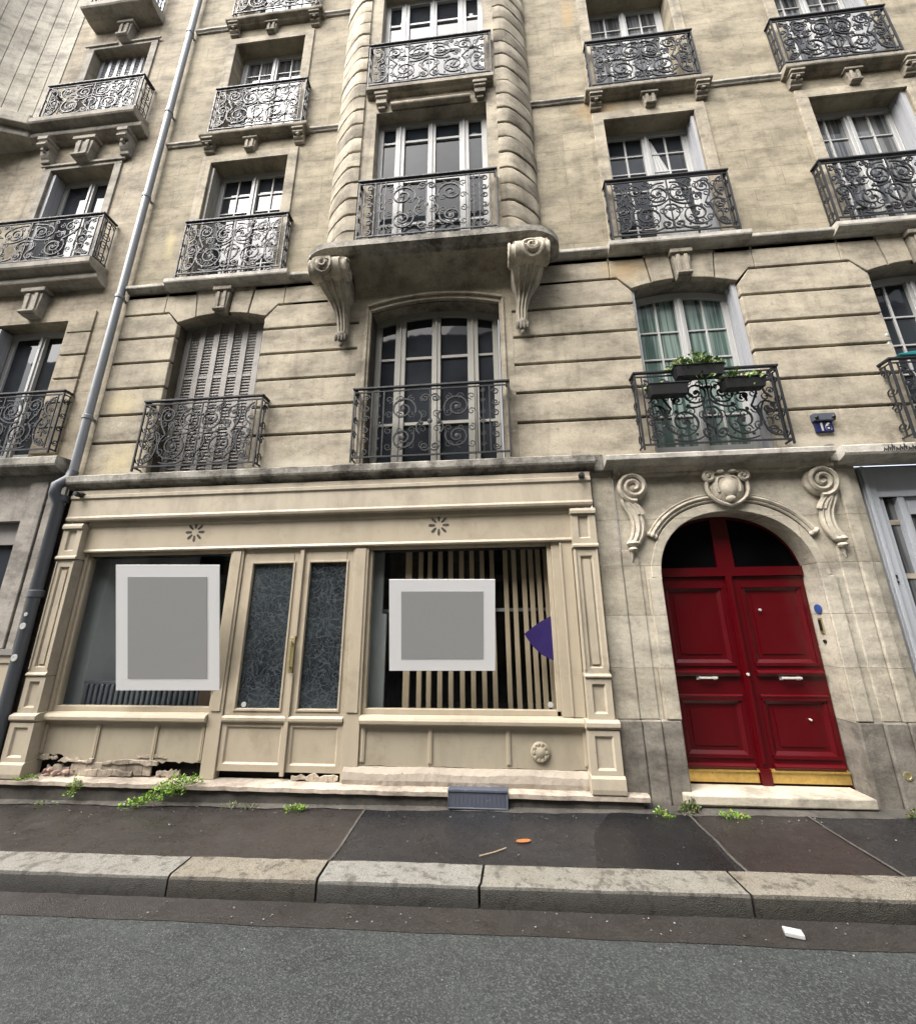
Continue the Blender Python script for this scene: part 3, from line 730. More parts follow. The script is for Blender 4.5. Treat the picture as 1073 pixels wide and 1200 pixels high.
# ---- the bay
BY = -.32; BXL, BXR, BOL, BOR = -1.64, .24, -2.17, .77
mb = MB(); opsb = [(-1.46, .10, F2, 8.62), (-1.46, .10, F3, 11.45)]
wall_grid(mb, BXL, BXR, 6.17, 15, BY, opsb, .22)
mb.build('bay_front', M['bay'], B)
BPL = [(0,-.345,0,-1),(.10,-.35,.1,-1),(.17,-.335,.45,-.9),(.26,-.285,.6,-.8),(.34,-.225,.62,-.78),(.42,-.16,.7,-.7),(.48,-.10,.85,-.5),(.52,-.03,1,-.1),(.53,.03,1,0)]
for s, xi in ((-1, BXL), (1, BXR)):
    mb = MB()
    mb.prism_xy([(xi, .05)]+[(xi+s*(u-.045*nx), v-.045*ny) for u, v, nx, ny in BPL], 6.17, 15)
    mb.build('bay_corner_core', M['groove'], B)
    mb = MB(); z = 6.19
    while z < 14.8:
        hgt = .28-.026; R = []; k_ = random.uniform(-.006, .007)
        for q, off in ((0,.007),(.03,.001),(.06,0),(.94,0),(.97,.001),(1,.007)):
            e_ = [random.uniform(-.004, .004) for _ in BPL]
            R.append([(xi, .04, z+hgt*q)]+[(xi+s*(u-(off+k_+e_[n_])*nx), v-(off+k_+e_[n_])*ny, z+hgt*q) for n_, (u, v, nx, ny) in enumerate(BPL)])
        mb.rings(R); z += .28
    mb.build('bay_corner', M['bay'], B, smooth=True)
# bay slab with rounded ends
mb = MB(); pl = []
sx0, sx1, yf = -2.30, .94, -.45
def rounded(off):
    p = [(sx0+off, .02)]
    for k in range(8):
        t = PI/2*k/7; p.append((sx0+off+.42*(1-math.cos(t)), (yf+off+.30)*1.0-.30*math.sin(t) if True else 0))
    for k in range(8):
        t = PI/2*(7-k)/7; p.append((sx1-off-.42*(1-math.cos(t)), (yf+off+.30)-.30*math.sin(t)))
    p.append((sx1-off, .02)); return p
R = []
for off, z in ((.12,6.02),(.10,6.045),(.04,6.055),(.02,6.07),(.0,6.085),(0,6.17),(.012,6.182)): R.append([(x,y,z) for x, y in rounded(off)])
mb.rings(R); mb.build('bay_slab', M['ledge'], B, smooth=True)
# cove under the bay between consoles
mb = MB(); prof = [(.03,5.70),(-.004,5.70),(-.004,5.74)]
for k in range(9):
    t = PI/2*k/8; prof.append((-.30*(1-math.cos(t))-.006, 5.76+.25*math.sin(t)))
prof += [(-.33,6.03),(.03,6.03)]
mb.prism_yz(prof, -1.70, .36); mb.build('cove', M['bay'], B)
# consoles
def console(cx, s):
    mb = MB()
    def ring(z, y0, w0, x): return [(x-w0/2, .03, z), (x-w0/2, y0, z), (x+w0/2, y0, z), (x+w0/2, .03, z)]
    ks = [(5.14,-.055,.13),(5.28,-.08,.14),(5.40,-.09,.15),(5.50,-.11,.18),(5.57,-.16,.23),(5.63,-.27,.30),(5.72,-.36,.36),(5.86,-.39,.40),(5.96,-.39,.41),(6.04,-.37,.41)]
    R = []
    for z, y, w_ in ks:
        x = cx+s*(.0+.10*max(0,(z-5.3))/.6); R.append(ring(z, y, w_, x))
    mb.rings(R)
    # volute rolls on the face
    xt = cx+s*.09
    for q in (-.115, .115):
        mb.tube([(xt+q-.045, -.35, 5.83), (xt+q+.045, -.35, 5.83)], .145, 16)
    mb.tube([(xt-.225, -.33, 5.83), (xt+.225, -.33, 5.83)], .13, 16)
    for sd in (-1, 1):                                             # spiral on each cheek
        sp_ = spiral(-.33, 5.83, .14, .02, PI*.5, 1.8, 26)
        mb.tube([(xt+sd*.225, y, z) for y, z in sp_], .020, 5)
    sp_ = spiral(xt+s*.03, 5.83, .15, .02, 1.2, -2.0*s, 30)       # spiral carved on the front
    mb.tube([(x, -.49+.9*(z-5.83)**2*4, z) for x, z in sp_], .022, 5)
    for q in (-.055, 0, .055):                                    # ribs running down the stem
        pts = [(cx+s*.10*max(0,(z-5.3))/.6+q*(w_/.2), y-.008, z) for z, y, w_ in ks[:7]]; mb.tube(pts, .014, 5)
    c = mb.build('console', M['carved'], B, smooth=True)
    d = MB()                                                      # dark leaf drop under the stem
    d.blob((cx, -.06, 5.10), .085, .05, .07, 10, 6)
    for q in (-.06, -.02, .02, .06): d.blob((cx+q, -.085, 5.05+.02*abs(q)*10), .022, .03, .055, 6, 5)
    d.blob((cx, -.06, 4.98), .03, .03, .035, 8, 5)
    d.build('leaf_drop', M['plinth'], c, smooth=True)
console(-1.82, -1); console(.44, 1)
# bay third-floor slab, brackets, cushion moulding
for zz in (F3, F4):
    z1 = zz-.01; z0 = z1-.10
    mb = MB(); R = []
    for x in lin(-1.60, .21, 14):
        R.append([(x, BY+y, z) for y, z in [(.03,z0),(-.05,z0),(-.07,z0+.03),(-.105,z0+.04),(-.105,z1),(.03,z1)]])
    mb.rings(R); mb.build('balcony_slab', M['trim'], B)
    for c in (-1.38, .02):
        mb = MB(); zt = z0
        mb.box(c-.10, c+.10, BY-.10, BY, zt-.05, zt-.001); mb.box(c-.075, c+.075, BY-.07, BY, zt-.20, zt-.05)
        mb.tube([(c-.08,BY-.06,zt-.09),(c+.08,BY-.06,zt-.09)], .035, 8); mb.box(c-.05, c+.05, BY-.04, BY, zt-.26, zt-.20)
        mb.build('bracket', M['trim'], B, bevel=.005)
    mb = MB(); zc = z0-.23
    mb.tube([(-1.24,BY-.03,zc),(-1.20,BY-.03,zc),(-.16,BY-.03,zc),(-.12,BY-.03,zc)], .045, 10); mb.build('cushion_moulding', M['bay'], B, smooth=True)

# ---- railings
r1 = railing(-3.47, .755, -.12, F1+.02, 4.27, pattern_a, B, .03)
railing(-.67, .90, -.12, F1+.02, 4.275, pattern_b, B, .03)
railing(2.38, .745, -.12, F1+.02, 4.27, pattern_a, B, .03)
railing(5.02, .755, -.12, F1+.02, 4.27, pattern_a, B, .03)
for c in (-3.48, 2.38, 5.0):
    railing(c, .755, -.115, F2+.01, 7.18, pattern_a, B); railing(c, .755, -.11, F3+.0, 10.0, pattern_a, B)
railing(-3.48, .755, -.14, F4, 12.78, pattern_a, B)
railing(-.70, .885, BY-.09, F2+.01, 7.18, pattern_b, B, BY); railing(-.70, .885, BY-.085, F3, 9.93, pattern_a, B, BY)

# ---- windows
YW = .20
ribbed_shutter(C2, 1.24, F1, T1, YW, B, arch=.10)
casement(-.65, 1.62, F1, 5.50, YW+.02, 3, B, arch=.125, frame='cream', side=True, transoms=(4.92, 3.98))
casement(C4, 1.22, F1, T1-.03, YW, 5, B, arch=.09, pane='pane_green')
casement(C5, 1.22, F1, T1-.03, YW, 5, B, arch=.09, pane='pane')
folded(C4+OH-.055, C4+OH-.005, .045, YW-.005, F1, T1, B); folded(C4-OH+.004, C4-OH+.04, .045, YW-.005, F1, T1, B)
folded(C5-OH+.004, C5-OH+.04, .045, YW-.005, F1, T1, B, 'bluewhite')
w2 = casement(C2, 1.22, F2, T2, YW, 6, B)
casement(C4-.04, 1.22, F2, T2, YW, 6, B); casement(C5, 1.22, F2, T2, YW, 5, B, pane='pane_curtain')
casement(C2, 1.22, F3, T3, YW, 6, B, pane='pane_curtain'); casement(C4-.04, 1.22, F3, T3, YW, 6, B, pane='pane_curtain'); casement(C5, 1.22, F3, T3, YW, 6, B, pane='pane_curtain')
casement(C2, 1.22, F4, 14.1, YW, 6, B)
folded(C5+OH-.06, C5+OH-.004, .02, YW-.005, F2, T2, B); folded(C5+OH-.06, C5+OH-.004, .02, YW-.005, F3, T3, B)
folded(C2-OH+.004, C2-OH+.04, .02, YW-.005, F2, T2-.05, B, 'cream'); folded(C4-.04+OH-.04, C4-.04+OH-.004, .02, YW-.005, F2, T2-.05, B)
casement(-.68, 1.56, F2, 8.62, BY+.15, 3, B, side=True, frame='greywhite', transoms=(6.72, 7.48, 8.25), pane='pane_dim'); casement(-.68, 1.56, F3, 11.45, BY+.15, 3, B, side=True, transoms=(9.5, 10.2, 10.9), pane='pane')
# drawn-back white curtain behind the second floor window on the right
mb = MB(); x = C4-.04
R = []
for z, w0, w1 in ((F2+.12,.06,.50),(6.9,.06,.46),(7.5,.06,.34),(7.95,.06,.20),(8.35,.055,.09)):
    R.append([(x+w0+(w1-w0)*k/8, YW+.024-(.004 if k % 2 else 0), z) for k in range(9)]+[(x+w1-(w1-w0)*k/8, YW+.0285, z) for k in range(9)])
mb.rings(R); mb.build('curtain', M['white'], B)

# ---- first ledge above the shop and the portal
string('shop_ledge', -5.02, 1.10, -.16, 3.19, 3.315, 'ledge', rough=.008)
string('portal_cornice', 1.20, 3.42, -.21, 3.185, 3.275, 'pledge', rough=.003)
for q in ((1.10, 1.20, -.10), (3.42, 3.50, -.12)):
    mb = MB(); mb.box(q[0], q[1], q[2], .03, 3.14, 3.33); mb.build('ledge_block', M['ledge'], B, bevel=.01)
string('right_ledge', 3.50, 9.5, -.20, 3.15, 3.28, 'pledge', rough=.005)
# scrawl of black paint on the right-hand ledge
mb = MB()
xq = 3.86
for k in range(13):
    h = .035+.018*((k*7) % 3); mb.tube([(xq,-.205,3.195),(xq+.010,-.205,3.195+h),(xq+.022,-.205,3.20),(xq+.030,-.205,3.20+h*.6)], .0045, 4); xq += .037
mb.build('graffiti', M['black'], B)

# ---- portal
DC = 2.395; DW = .735; DZ = 1.99; DR = .68
def az(x, w=DW, z=DZ, r=DR):
    t = min(1, abs((x-DC)/w)); return z + r*max(0, 1-t**2.2)**(1/2.2)
axs = [DC-DW*math.cos(PI*k/40) for k in range(41)]
mb = MB(); mb.open = True
y0, y1 = -.012, .26
mb.face([(1.30,y0,.72),(DC-DW,y0,.72),(DC-DW,y0,DZ),(1.30,y0,DZ)]); mb.face([(DC+DW,y0,.72),(3.50,y0,.72),(3.50,y0,DZ),(DC+DW,y0,DZ)])
mb.face([(1.30,y0,DZ),(DC-DW,y0,DZ),(DC-DW,y0,3.2),(1.30,y0,3.2)]); mb.face([(DC+DW,y0,DZ),(3.50,y0,DZ),(3.50,y0,3.2),(DC+DW,y0,3.2)])
for s in (-1, 1): mb.face([(DC+s*DW,y0,.72),(DC+s*DW,y1,.72),(DC+s*DW,y1,DZ),(DC+s*DW,y0,DZ)])
spandrel(mb, axs, az, 3.2, y0, y1)
mb.build('portal_wall', M['portal'], B)
for q in ((1.07,1.295,-.035,3.18),(1.296,1.47,-.022,2.30),(3.34,3.50,-.022,2.30),(3.501,3.62,-.04,3.15)):   # pilaster strips flanking the arch
    mb = MB(); mb.box(q[0], q[1], q[2], .03, .73, q[3]); mb.build('portal_pilaster', M['portal'], B, bevel=.012)
mb = MB(); mb.prism_xy([(3.621,-.03),(3.72,.0),(3.80,.09),(3.80,.3),(3.621,.3)], .0, 3.13); mb.build('splayed_jamb', M['portal'], B, bevel=.012)
mb = MB()                                                          # plinth blocks
for a, b_, y in ((1.09,1.30,-.055),(1.302,1.475,-.045),(1.477,1.657,-.030),(3.133,3.33,-.030),(3.332,3.52,-.05),(3.522,3.70,-.06)):
    mb.box(a, b_, y, .26 if (a > 1.47 and b_ < 3.34) else .03, gz(a)-.05, .73)
mb.box(3.702, 9.5, -.045, .3, 0, .73)
mb.build('plinth', M['plinth'], B, bevel=.014)
mb = MB()                                                          # broad raised band round the arch
for i in range(40):
    a, b_ = axs[i], axs[i+1]
    def out(x, o_=.10):
        e = 1e-3; t = (x-DC)/DW; dz_ = -(abs(t)**1.2)*(1 if t > 0 else -1)*1.1; n_ = Vector((-dz_*1.0, 1.0)); 
        if abs(t) > .985: n_ = Vector((1 if t > 0 else -1, .25))
        n_.normalize(); return (x+n_[0]*o_, az(x)+n_[1]*o_)
    pa_, pb_ = out(a), out(b_)
    mb.prism_xz([(a,az(a)+.004),(b_,az(b_)+.004),pb_,pa_], -.034, -.012)
mb.box(DC-DW-.13, DC-DW-.002, -.034, -.012, .735, DZ+.02); mb.box(DC+DW+.002, DC+DW+.13, -.034, -.012, .735, DZ+.02)
mb.build('arch_band', M['portal'], B, bevel=.006)
mb = MB()                                                          # moulded archivolt ribs
for off, rad, yy in ((.118,.018,-.034),(.155,.022,-.044),(.19,.012,-.030)):
    pts = []
    for k in range(33):
        a = PI*(.155+.69*k/32); x = DC-(DW+off)*math.cos(a); z = az(DC-(DW)*math.cos(a))
        nx, nz = -math.cos(a), math.sin(a)
        pts.append((DC-(DW)*math.cos(a)+nx*off*.9, yy+.008, z+nz*off+.03*abs(math.cos(a))))
    mb.tube(pts, rad, 6)
    for e in (0, -1): mb.blob((pts[e][0], yy, pts[e][2]), .026, .022, .026, 8, 5)
mb.build('archivolt', M['carved'], B, smooth=True)
mb = MB()                                                          # cartouche above the door
mb.blob((DC+.02, -.03, 2.92), .18, .085, .20, 14, 8); mb.blob((DC+.02, -.08, 2.90), .09, .055, .11, 12, 7); mb.box(DC-.17, DC+.21, -.09, .0, 3.07, 3.16)
for s in (-1, 1):
    mb.tube([(DC+.02+s*x, -.08, z) for x, z in spiral(.165, 3.035, .065, .014, 2.6, -1.5, 16)], .022, 6)
    mb.tube([(DC+.02+s*x, -.095, z) for x, z in bez((.03,3.02),(.10,3.04),(.13,2.96),(.10,2.86))], .014, 6)
    mb.tube([(DC+.02+s*x, -.07, z) for x, z in bez((.02,3.09),(.10,3.12),(.20,3.05),(.20,2.92))+bez((.20,2.92),(.20,2.82),(.12,2.75),(.0,2.725))], .020, 6)
    mb.blob((DC+.02+s*.06, -.10, 3.08), .04, .03, .022, 8, 5)
mb.blob((DC+.02, -.09, 2.79), .05, .04, .04, 8, 5)
mb.build('cartouche', M['carved'], B, smooth=True)
mb = MB(); mb.prism_yz([(.0,3.075),(-.035,3.085),(-.045,3.10),(-.045,3.12),(-.08,3.14),(-.10,3.16),(-.10,3.186),(.0,3.186)], 1.30, 3.50); mb.build('frieze_moulding', M['carved'], B)
def portal_scroll(cx, s):                                          # S-shaped side consoles of the portal
    mb = MB()
    mb.tube([(cx+s*x, -.06-.10*max(0,(z-2.75)), z) for x, z in spiral(.02, 2.955, .155, .02, -PI*.55, 2.2, 38)], .027, 6)
    mb.lathe((cx+s*.02, -.08, 2.955), [(.15,.08),(.15,.03),(.12,.0),(.0,-.005)], 'y', 18)
    st = bez((-.07,2.88),(-.13,2.78),(-.02,2.70),(-.01,2.60))+bez((-.01,2.60),(.0,2.50),(-.02,2.44),(-.075,2.36))
    for q, r in ((-.045,.024),(.0,.034),(.045,.024)): mb.tube([(cx-s*(x+q), -.045, z) for x, z in st], r, 6)
    st = bez((.10,2.90),(.10,2.78),(.02,2.78),(-.02,2.66))
    for q, r in ((-.03,.026),(.015,.026)): mb.tube([(cx+s*(x+q), -.055, z) for x, z in st], r, 6)
    mb.blob((cx+s*.08, -.04, 2.36), .065, .05, .035, 10, 6); mb.blob((cx+s*.085, -.04, 2.30), .045, .045, .03, 10, 6); mb.tube([(cx+s*.09,-.03,2.29),(cx+s*.10,-.025,2.18)], .022, 6, (1,.3))
    mb.box(cx-.15, cx+.15, -.10, .0, 3.10, 3.16)
    mb.build('portal_scroll', M['carved'], B, smooth=True)
portal_scroll(1.50, -1); portal_scroll(3.30, 1)

# ---- red double door
YD = .20
mb = MB(); mb.box(DC-DW, DC+DW, YD-.02, YD+.05, .0, .16); mb.box(DC-DW, DC+DW, YD+.045, YD+.08, .16, 2.70)
D = mb.build('entrance_door', M['red'], B)
def leaf(s):
    a, b_ = (DC-DW+.01, DC-.008) if s < 0 else (DC+.008, DC+DW-.01)
    mb = MB()
    pa, pb = (1.79, 2.27) if s < 0 else (2.55, 3.03)
    zcap = 2.035
    panel_face(mb, a, b_, .19, zcap, YD, [(pa-.02,pb+.03,.40,.86),(pa-.02,pb+.03,1.20,1.92)], .020, .030, .04)
    # projecting mouldings
    for z, pr, hh in ((1.115,.045,.035),(.905,.02,.02),(.315,.035,.03)):
        mb.prism_yz([(YD+.01,z-hh),(YD-pr*.6,z-hh),(YD-pr,z-hh*.3),(YD-pr,z),(YD-pr*.4,z+hh*.5),(YD+.01,z+hh*.7)], pa-.055, pb+.06)
    for z0_, z1_ in ((.385,.875),(1.185,1.935)):                    # raised bead round each panel
        for za in (z0_, z1_): mb.box(pa-.045, pb+.055, YD-.014, YD+.002, za-.012, za+.012)
        for xa in (pa-.045, pb+.055): mb.box(xa-.010, xa+.010, YD-.006, YD+.002, z0_+.012, z1_-.012)
    # raised field in each panel
    for z0_, z1_ in ((.47,.79),(1.28,1.85)):
        mb.prism_xz([(pa+.05,z0_),(pb-.05,z0_),(pb-.05,z1_),(pa+.05,z1_)], YD+.011, YD+.03)
    o = mb.build('door_leaf', M['red'], D)
    h = MB(); hx = (pa+pb)/2
    h.box(hx-.085, hx+.085, YD-.055, YD-.043, 1.058, 1.078); h.box(hx-.085, hx-.07, YD-.045, YD, 1.055, 1.075); h.box(hx+.07, hx+.085, YD-.045, YD, 1.055, 1.075); h.box(hx-.095, hx-.062, YD-.012, YD-.0005, 1.045, 1.088); h.box(hx+.062, hx+.095, YD-.012, YD-.0005, 1.045, 1.088)
    h.build('handle', M['chrome'], o, bevel=.003)
    k = MB(); k.box(a+.005, (b_-.045 if s < 0 else b_-.005) if s < 0 else b_-.005, YD-.022, YD+.01, .18, .268) if s < 0 else k.box(a+.045, b_-.005, YD-.022, YD+.01, .18, .268)
    k.prism_yz([(YD+.0,.268),(YD-.034,.268),(YD-.034,.278),(YD+.0,.29)], a+.005, b_-.005)
    k.build('kick_plate', M['brass'], o)
    return o
leaf(-1); leaf(1)
mb = MB()                                                          # central cover strip, transom, fanlight bars
mb.box(DC-.030, DC+.030, YD-.030, YD-.001, .30, 2.04); mb.box(DC-.016, DC+.016, YD-.045, YD-.031, .34, 2.0)
mb.box(DC-.045, DC+.045, YD-.050, YD-.002, .16, .298)
mb.box(DC-DW+.01, DC+DW-.01, YD-.028, YD+.02, 2.04, 2.13); mb.box(DC-.085, DC+.085, YD-.020, YD+.02, 2.13, 2.66)
for i in range(2, 38):                                             # arched rim
    a, b_ = axs[i], axs[i+1]
    mb.prism_xz([(a,max(2.13,az(a)-.028)),(b_,max(2.13,az(b_)-.028)),(b_,az(b_)+.01),(a,az(a)+.01)], YD-.012, YD+.02)
mb.build('door_frame', M['red'], D)
mb = MB()
for a, b_ in ((DC-DW+.012, DC-.086), (DC+.086, DC+DW-.012)):
    xs = lin(a, b_, 8); mb.prism_xz([(a,2.131),(b_,2.131)]+[(x, max(2.14, az(x)-.02)) for x in reversed(xs)], YD+.008, YD+.014)
mb.build('fanlight_pane', M['pane_black'], D)
mb = MB(); mb.lathe((2.645, YD-.001, 1.70), [(.001,-.02),(.012,-.018),(.012,0)], 'y', 12); mb.lathe((2.90, YD+.0, .70), [(.001,-.012),(.010,-.010),(.010,.01)], 'y', 12); mb.lathe((DC, YD-.046, 1.10), [(.001,-.012),(.014,-.010),(.014,0)], 'y', 14)
mb.build('door_stud', M['chrome'], D)
mb = MB(); mb.box(1.57, 3.09, -.09, .18, .085, .165); mb.box(1.60, 3.10, -.06, .10, .0, .084); mb.build('door_step', M['step'], B, bevel=.012)
# door-side fittings on the right reveal
XR = DC+DW
mb = MB(); mb.lathe((XR-.002, .10, 1.70), [(.045,0),(.045,-.008),(.001,-.010)], 'x', 20)
tag(mb.build('round_sign', M['bluedisc']), 'small round blue disc fixed on the stone jamb right of the red door', 'sign')
ic = thing('intercom', 'narrow brass door intercom below the blue disc on the jamb of the red door', 'intercom', (XR, .11, 1.36))
mb = MB(); mb.box(XR-.010, XR-.001, .085, .135, 1.47, 1.62); mb.build('faceplate', M['palebrass'], ic, bevel=.002)
mb = MB(); mb.box(XR-.016, XR-.0105, .095, .125, 1.50, 1.60); mb.build('speaker_grille', M['black'], ic)
mb = MB(); mb.lathe((XR-.001, .11, 1.40), [(.017,0),(.017,-.012),(.001,-.016)], 'x', 12); mb.build('push_button', M['black'], ic)

# ---- house number plaque
pq = thing('house_number_plaque', 'small blue enamel house number plaque 16 on the wall above the red door', 'sign', (3.53, 0, 3.50))
mb = MB(); mb.box(3.445, 3.615, -.030, -.001, 3.505, 3.625); mb.build('plate', M['blue'], pq, bevel=.004)
mb = MB(); mb.box(3.43, 3.645, -.055, -.001, 3.632, 3.715); mb.build('hood', M['slate'], pq, bevel=.006)
mb = MB()
for x in (3.452, 3.620): mb.blob((x, -.058, 3.665), .020, .018, .020, 10, 6)
mb.build('fixing_bolt', M['black'], pq, smooth=True)
cu = bpy.data.curves.new('numerals', 'FONT'); cu.body = '16'; cu.size = .125; cu.extrude = .002; cu.align_x = 'CENTER'; cu.offset = .003
to = bpy.data.objects.new('numerals_src', cu); COL.objects.link(to)
bpy.context.view_layer.update()
me = bpy.data.meshes.new_from_object(to.evaluated_get(bpy.context.evaluated_depsgraph_get())); bpy.data.objects.remove(to)
no = bpy.data.objects.new('numerals', me); COL.objects.link(no); me.materials.clear(); me.materials.append(M['whiteplast'])
no.parent = pq; no.rotation_euler = (PI/2, 0, 0); no.location = (0, -.034, .021); WP['numerals'] = Vector((3.53,-.034,3.52))

# ================================================================ SHOPFRONT
S = thing('shopfront', 'old beige painted timber shopfront with two display windows and a glazed double door', 'shopfront', (-1.93, -.05, 0))
mb = MB()                                                          # upper board
R = []
for x in lin(-4.93, 1.045, 30):
    j = random.uniform(-.002, .002)
    R.append([(x,.03,2.765),(x,-.06,2.765),(x,-.105+j,2.775),(x,-.112+j,2.80),(x,-.10+j,2.825),(x,-.098+j,3.02),(x,-.115+j,3.04),(x,-.115+j,3.075),(x,-.10+j,3.085),(x,-.10+j,3.138),(x,.03,3.138)])
mb.rings(R); mb.build('fascia_board', M['paint2'], S)
mb = MB()
R = []
for x in lin(-4.69, .815, 20): R.append([(x,.05,2.405),(x,-.035,2.405),(x,-.042,2.42),(x,-.03,2.445),(x,-.03,2.70),(x,-.045,2.72),(x,-.045,2.764),(x,.05,2.764)])
mb.rings(R); mb.build('sign_board', M['paint'], S)
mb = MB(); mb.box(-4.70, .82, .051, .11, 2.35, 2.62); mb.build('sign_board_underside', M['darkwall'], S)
for cx in (-3.36, -.572):                                         # star-shaped vents
    mb = MB()
    for k in range(8):
        a = PI/8*(1 if False else 0)+PI/4*k+PI/2; ca_, sa_ = math.cos(a), math.sin(a)
        def q(r, w): return (cx+ca_*r-sa_*w, 2.615+sa_*r+ca_*w)
        mb.prism_xz([q(.042,-.008), q(.085,-.014), q(.108,-.010), q(.112,0), q(.108,.010), q(.085,.014), q(.042,.008)], -.034, -.0295)
    mb.build('star_vent', M['render'], S)
def pilaster(x0, x1):
    mb = MB(); y = -.09
    panel_face(mb, x0, x1, 2.36, 2.72, y-.01, [(x0+.065,x1-.065,2.42,2.66)], .02, .012, .13)
    for z, hh, pr in ((2.705,.03,.02),(2.345,.02,.014)): mb.prism_yz([(.05,z-hh),(y-pr-.01,z-hh),(y-pr-.012,z),(y-pr,z+hh),(.05,z+hh)], x0-.008, x1+.008)
    panel_face(mb, x0+.006, x1-.006, 1.13, 2.32, y, [(x0+.055,x0+.105,1.17,2.24),(x1-.105,x1-.055,1.17,2.24)] if False else [(x0+.06,x1-.06,1.18,2.24)], .022, .012, .12)
    mb.prism_xz([(x0+.085,1.21),(x1-.085,1.21),(x1-.085,2.20),(x0+.085,2.20)], y+.006, y+.024)
    for xx in (x0+.014, x1-.014): mb.box(xx-.007, xx+.007, y-.012, y+.001, 1.16, 2.30)
    mb.prism_yz([(.05,1.095),(y-.018,1.095),(y-.022,1.11),(y-.006,1.13),(.05,1.13)], x0, x1)
    panel_face(mb, x0+.004, x1-.004, .74, 1.09, y-.005, [(x0+.06,x1-.06,.79,1.04)], .022, .012, .12)
    mb.prism_yz([(.05,.655),(y-.03,.665),(y-.045,.685),(y-.045,.72),(y-.01,.74),(.05,.74)], x0-.03, x1+.03)
    panel_face(mb, x0-.018, x1+.018, .30, .654, y-.025, [(x0+.04,x1-.04,.34,.61)], .018, .014, .14)
    mb.prism_yz([(.05,.16),(y-.045,.16),(y-.05,.20),(y-.045,.28),(y-.030,.299),(.05,.299)], x0-.028, x1+.028)
    return mb.build('pilaster', M['paint2'], S, bevel=.003)
pilaster(-4.925, -4.69); pilaster(.815, 1.055)
# timber framing of the windows and doors
mb = MB()
def bar(x0, x1, y0, y1, z0, z1): mb.box(x0, x1, y0, y1, z0, z1)
bar(-4.688, -4.655, .0, .09, .74, 2.40)                           # left jamb
bar(-4.655, -4.625, .025, .09, .78, 2.36)
bar(-2.93, -2.90, .025, .09, .78, 2.36); bar(-2.899, -2.75, -.012, .09, .16, 2.404); bar(-2.875, -2.775, -.024, -.012, .76, 2.38)
bar(-1.50, -1.335, -.012, .09, .16, 2.404); bar(-1.475, -1.36, -.024, -.012, .76, 2.38); bar(-1.334, -1.30, .025, .09, .78, 2.36)
bar(.56, .60, .02, .09, .78, 2.404); bar(.601, .70, -.005, .09, .74, 2.404); bar(.701, .813, -.020, .09, .74, 2.404); bar(.685, .705, -.030, -.0205, .75, 2.39)
for a, b_ in ((-4.655, -2.90), (-1.334, .56)):
    bar(a, b_, .026, .09, .740, .79); bar(a, b_, .027, .09, 2.37, 2.404)
mb.build('window_frame', M['paint'], S, bevel=.004)
def sillbar(x0, x1):
    mb = MB(); mb.prism_yz([(.03,.655),(-.028,.655),(-.040,.668),(-.052,.672),(-.056,.70),(-.045,.722),(-.02,.732),(.03,.74)], x0, x1)
    mb.build('sill', M['paint'], S)
sillbar(-4.70, -2.90); sillbar(-1.334, .83)
for x0, x1 in ((-4.625, -2.93), (-1.30, .56)):
    mb = MB(); mb.box(x0-.01, x1+.01, .050, .056, .785, 2.375); mb.build('pane', M['glass'], S)
# glazed double door
dd = None
for x0, x1, g0, g1 in ((-2.745, -2.075, -2.63, -2.17), (-2.065, -1.505, -1.98, -1.575)):
    mb = MB(); y = .005
    panel_face(mb, x0, x1, .23, .66, y, [(x0+.05,x1-.05,.29,.62)], .016, .014, .05)
    mb.prism_yz([(.04,.662),(-.016,.662),(-.024,.68),(-.024,.705),(-.006,.722),(.04,.722)], x0, x1)
    mb.box(x0, g0, y, y+.05, .723, 2.36); mb.box(g1, x1, y, y+.05, .723, 2.36); mb.box(g0, g1, y, y+.05, .723, .785); mb.box(g0, g1, y, y+.05, 2.24, 2.36)
    for xx in (g0-.012, g1+.012): mb.box(xx-.010, xx+.010, y-.012, y+.0, .76, 2.26)
    for zz in (.772, 2.253): mb.box(g0-.002, g1+.002, y-.0115, y+.0, zz-.010, zz+.010)
    mb.box(x0, x1, y-.004, y+.05, 2.361, 2.404)
    d_ = mb.build('shop_door', M['paint'], S, bevel=.003)
    mb = MB(); mb.box(g0-.005, g1+.005, y+.024, y+.030, .775, 2.245); mb.build('pane', M['etched'], d_)
    if x0 < -2.5:
        mb = MB(); mb.box(-2.112, -2.062, -.022, -.0075, 1.12, 1.47); mb.box(-2.100, -2.074, -.065, -.050, 1.15, 1.44); mb.box(-2.098, -2.076, -.052, -.02, 1.17, 1.19); mb.box(-2.098, -2.076, -.052, -.02, 1.40, 1.42)
        mb.build('pull_handle', M['palebrass'], d_, bevel=.003)
mb = MB(); mb.box(-2.092, -2.050, -.022, .0, .20, 1.118); mb.box(-2.092, -2.050, -.022, .0, 1.472, 2.38); mb.build('meeting_stile', M['paint'], S, bevel=.004)
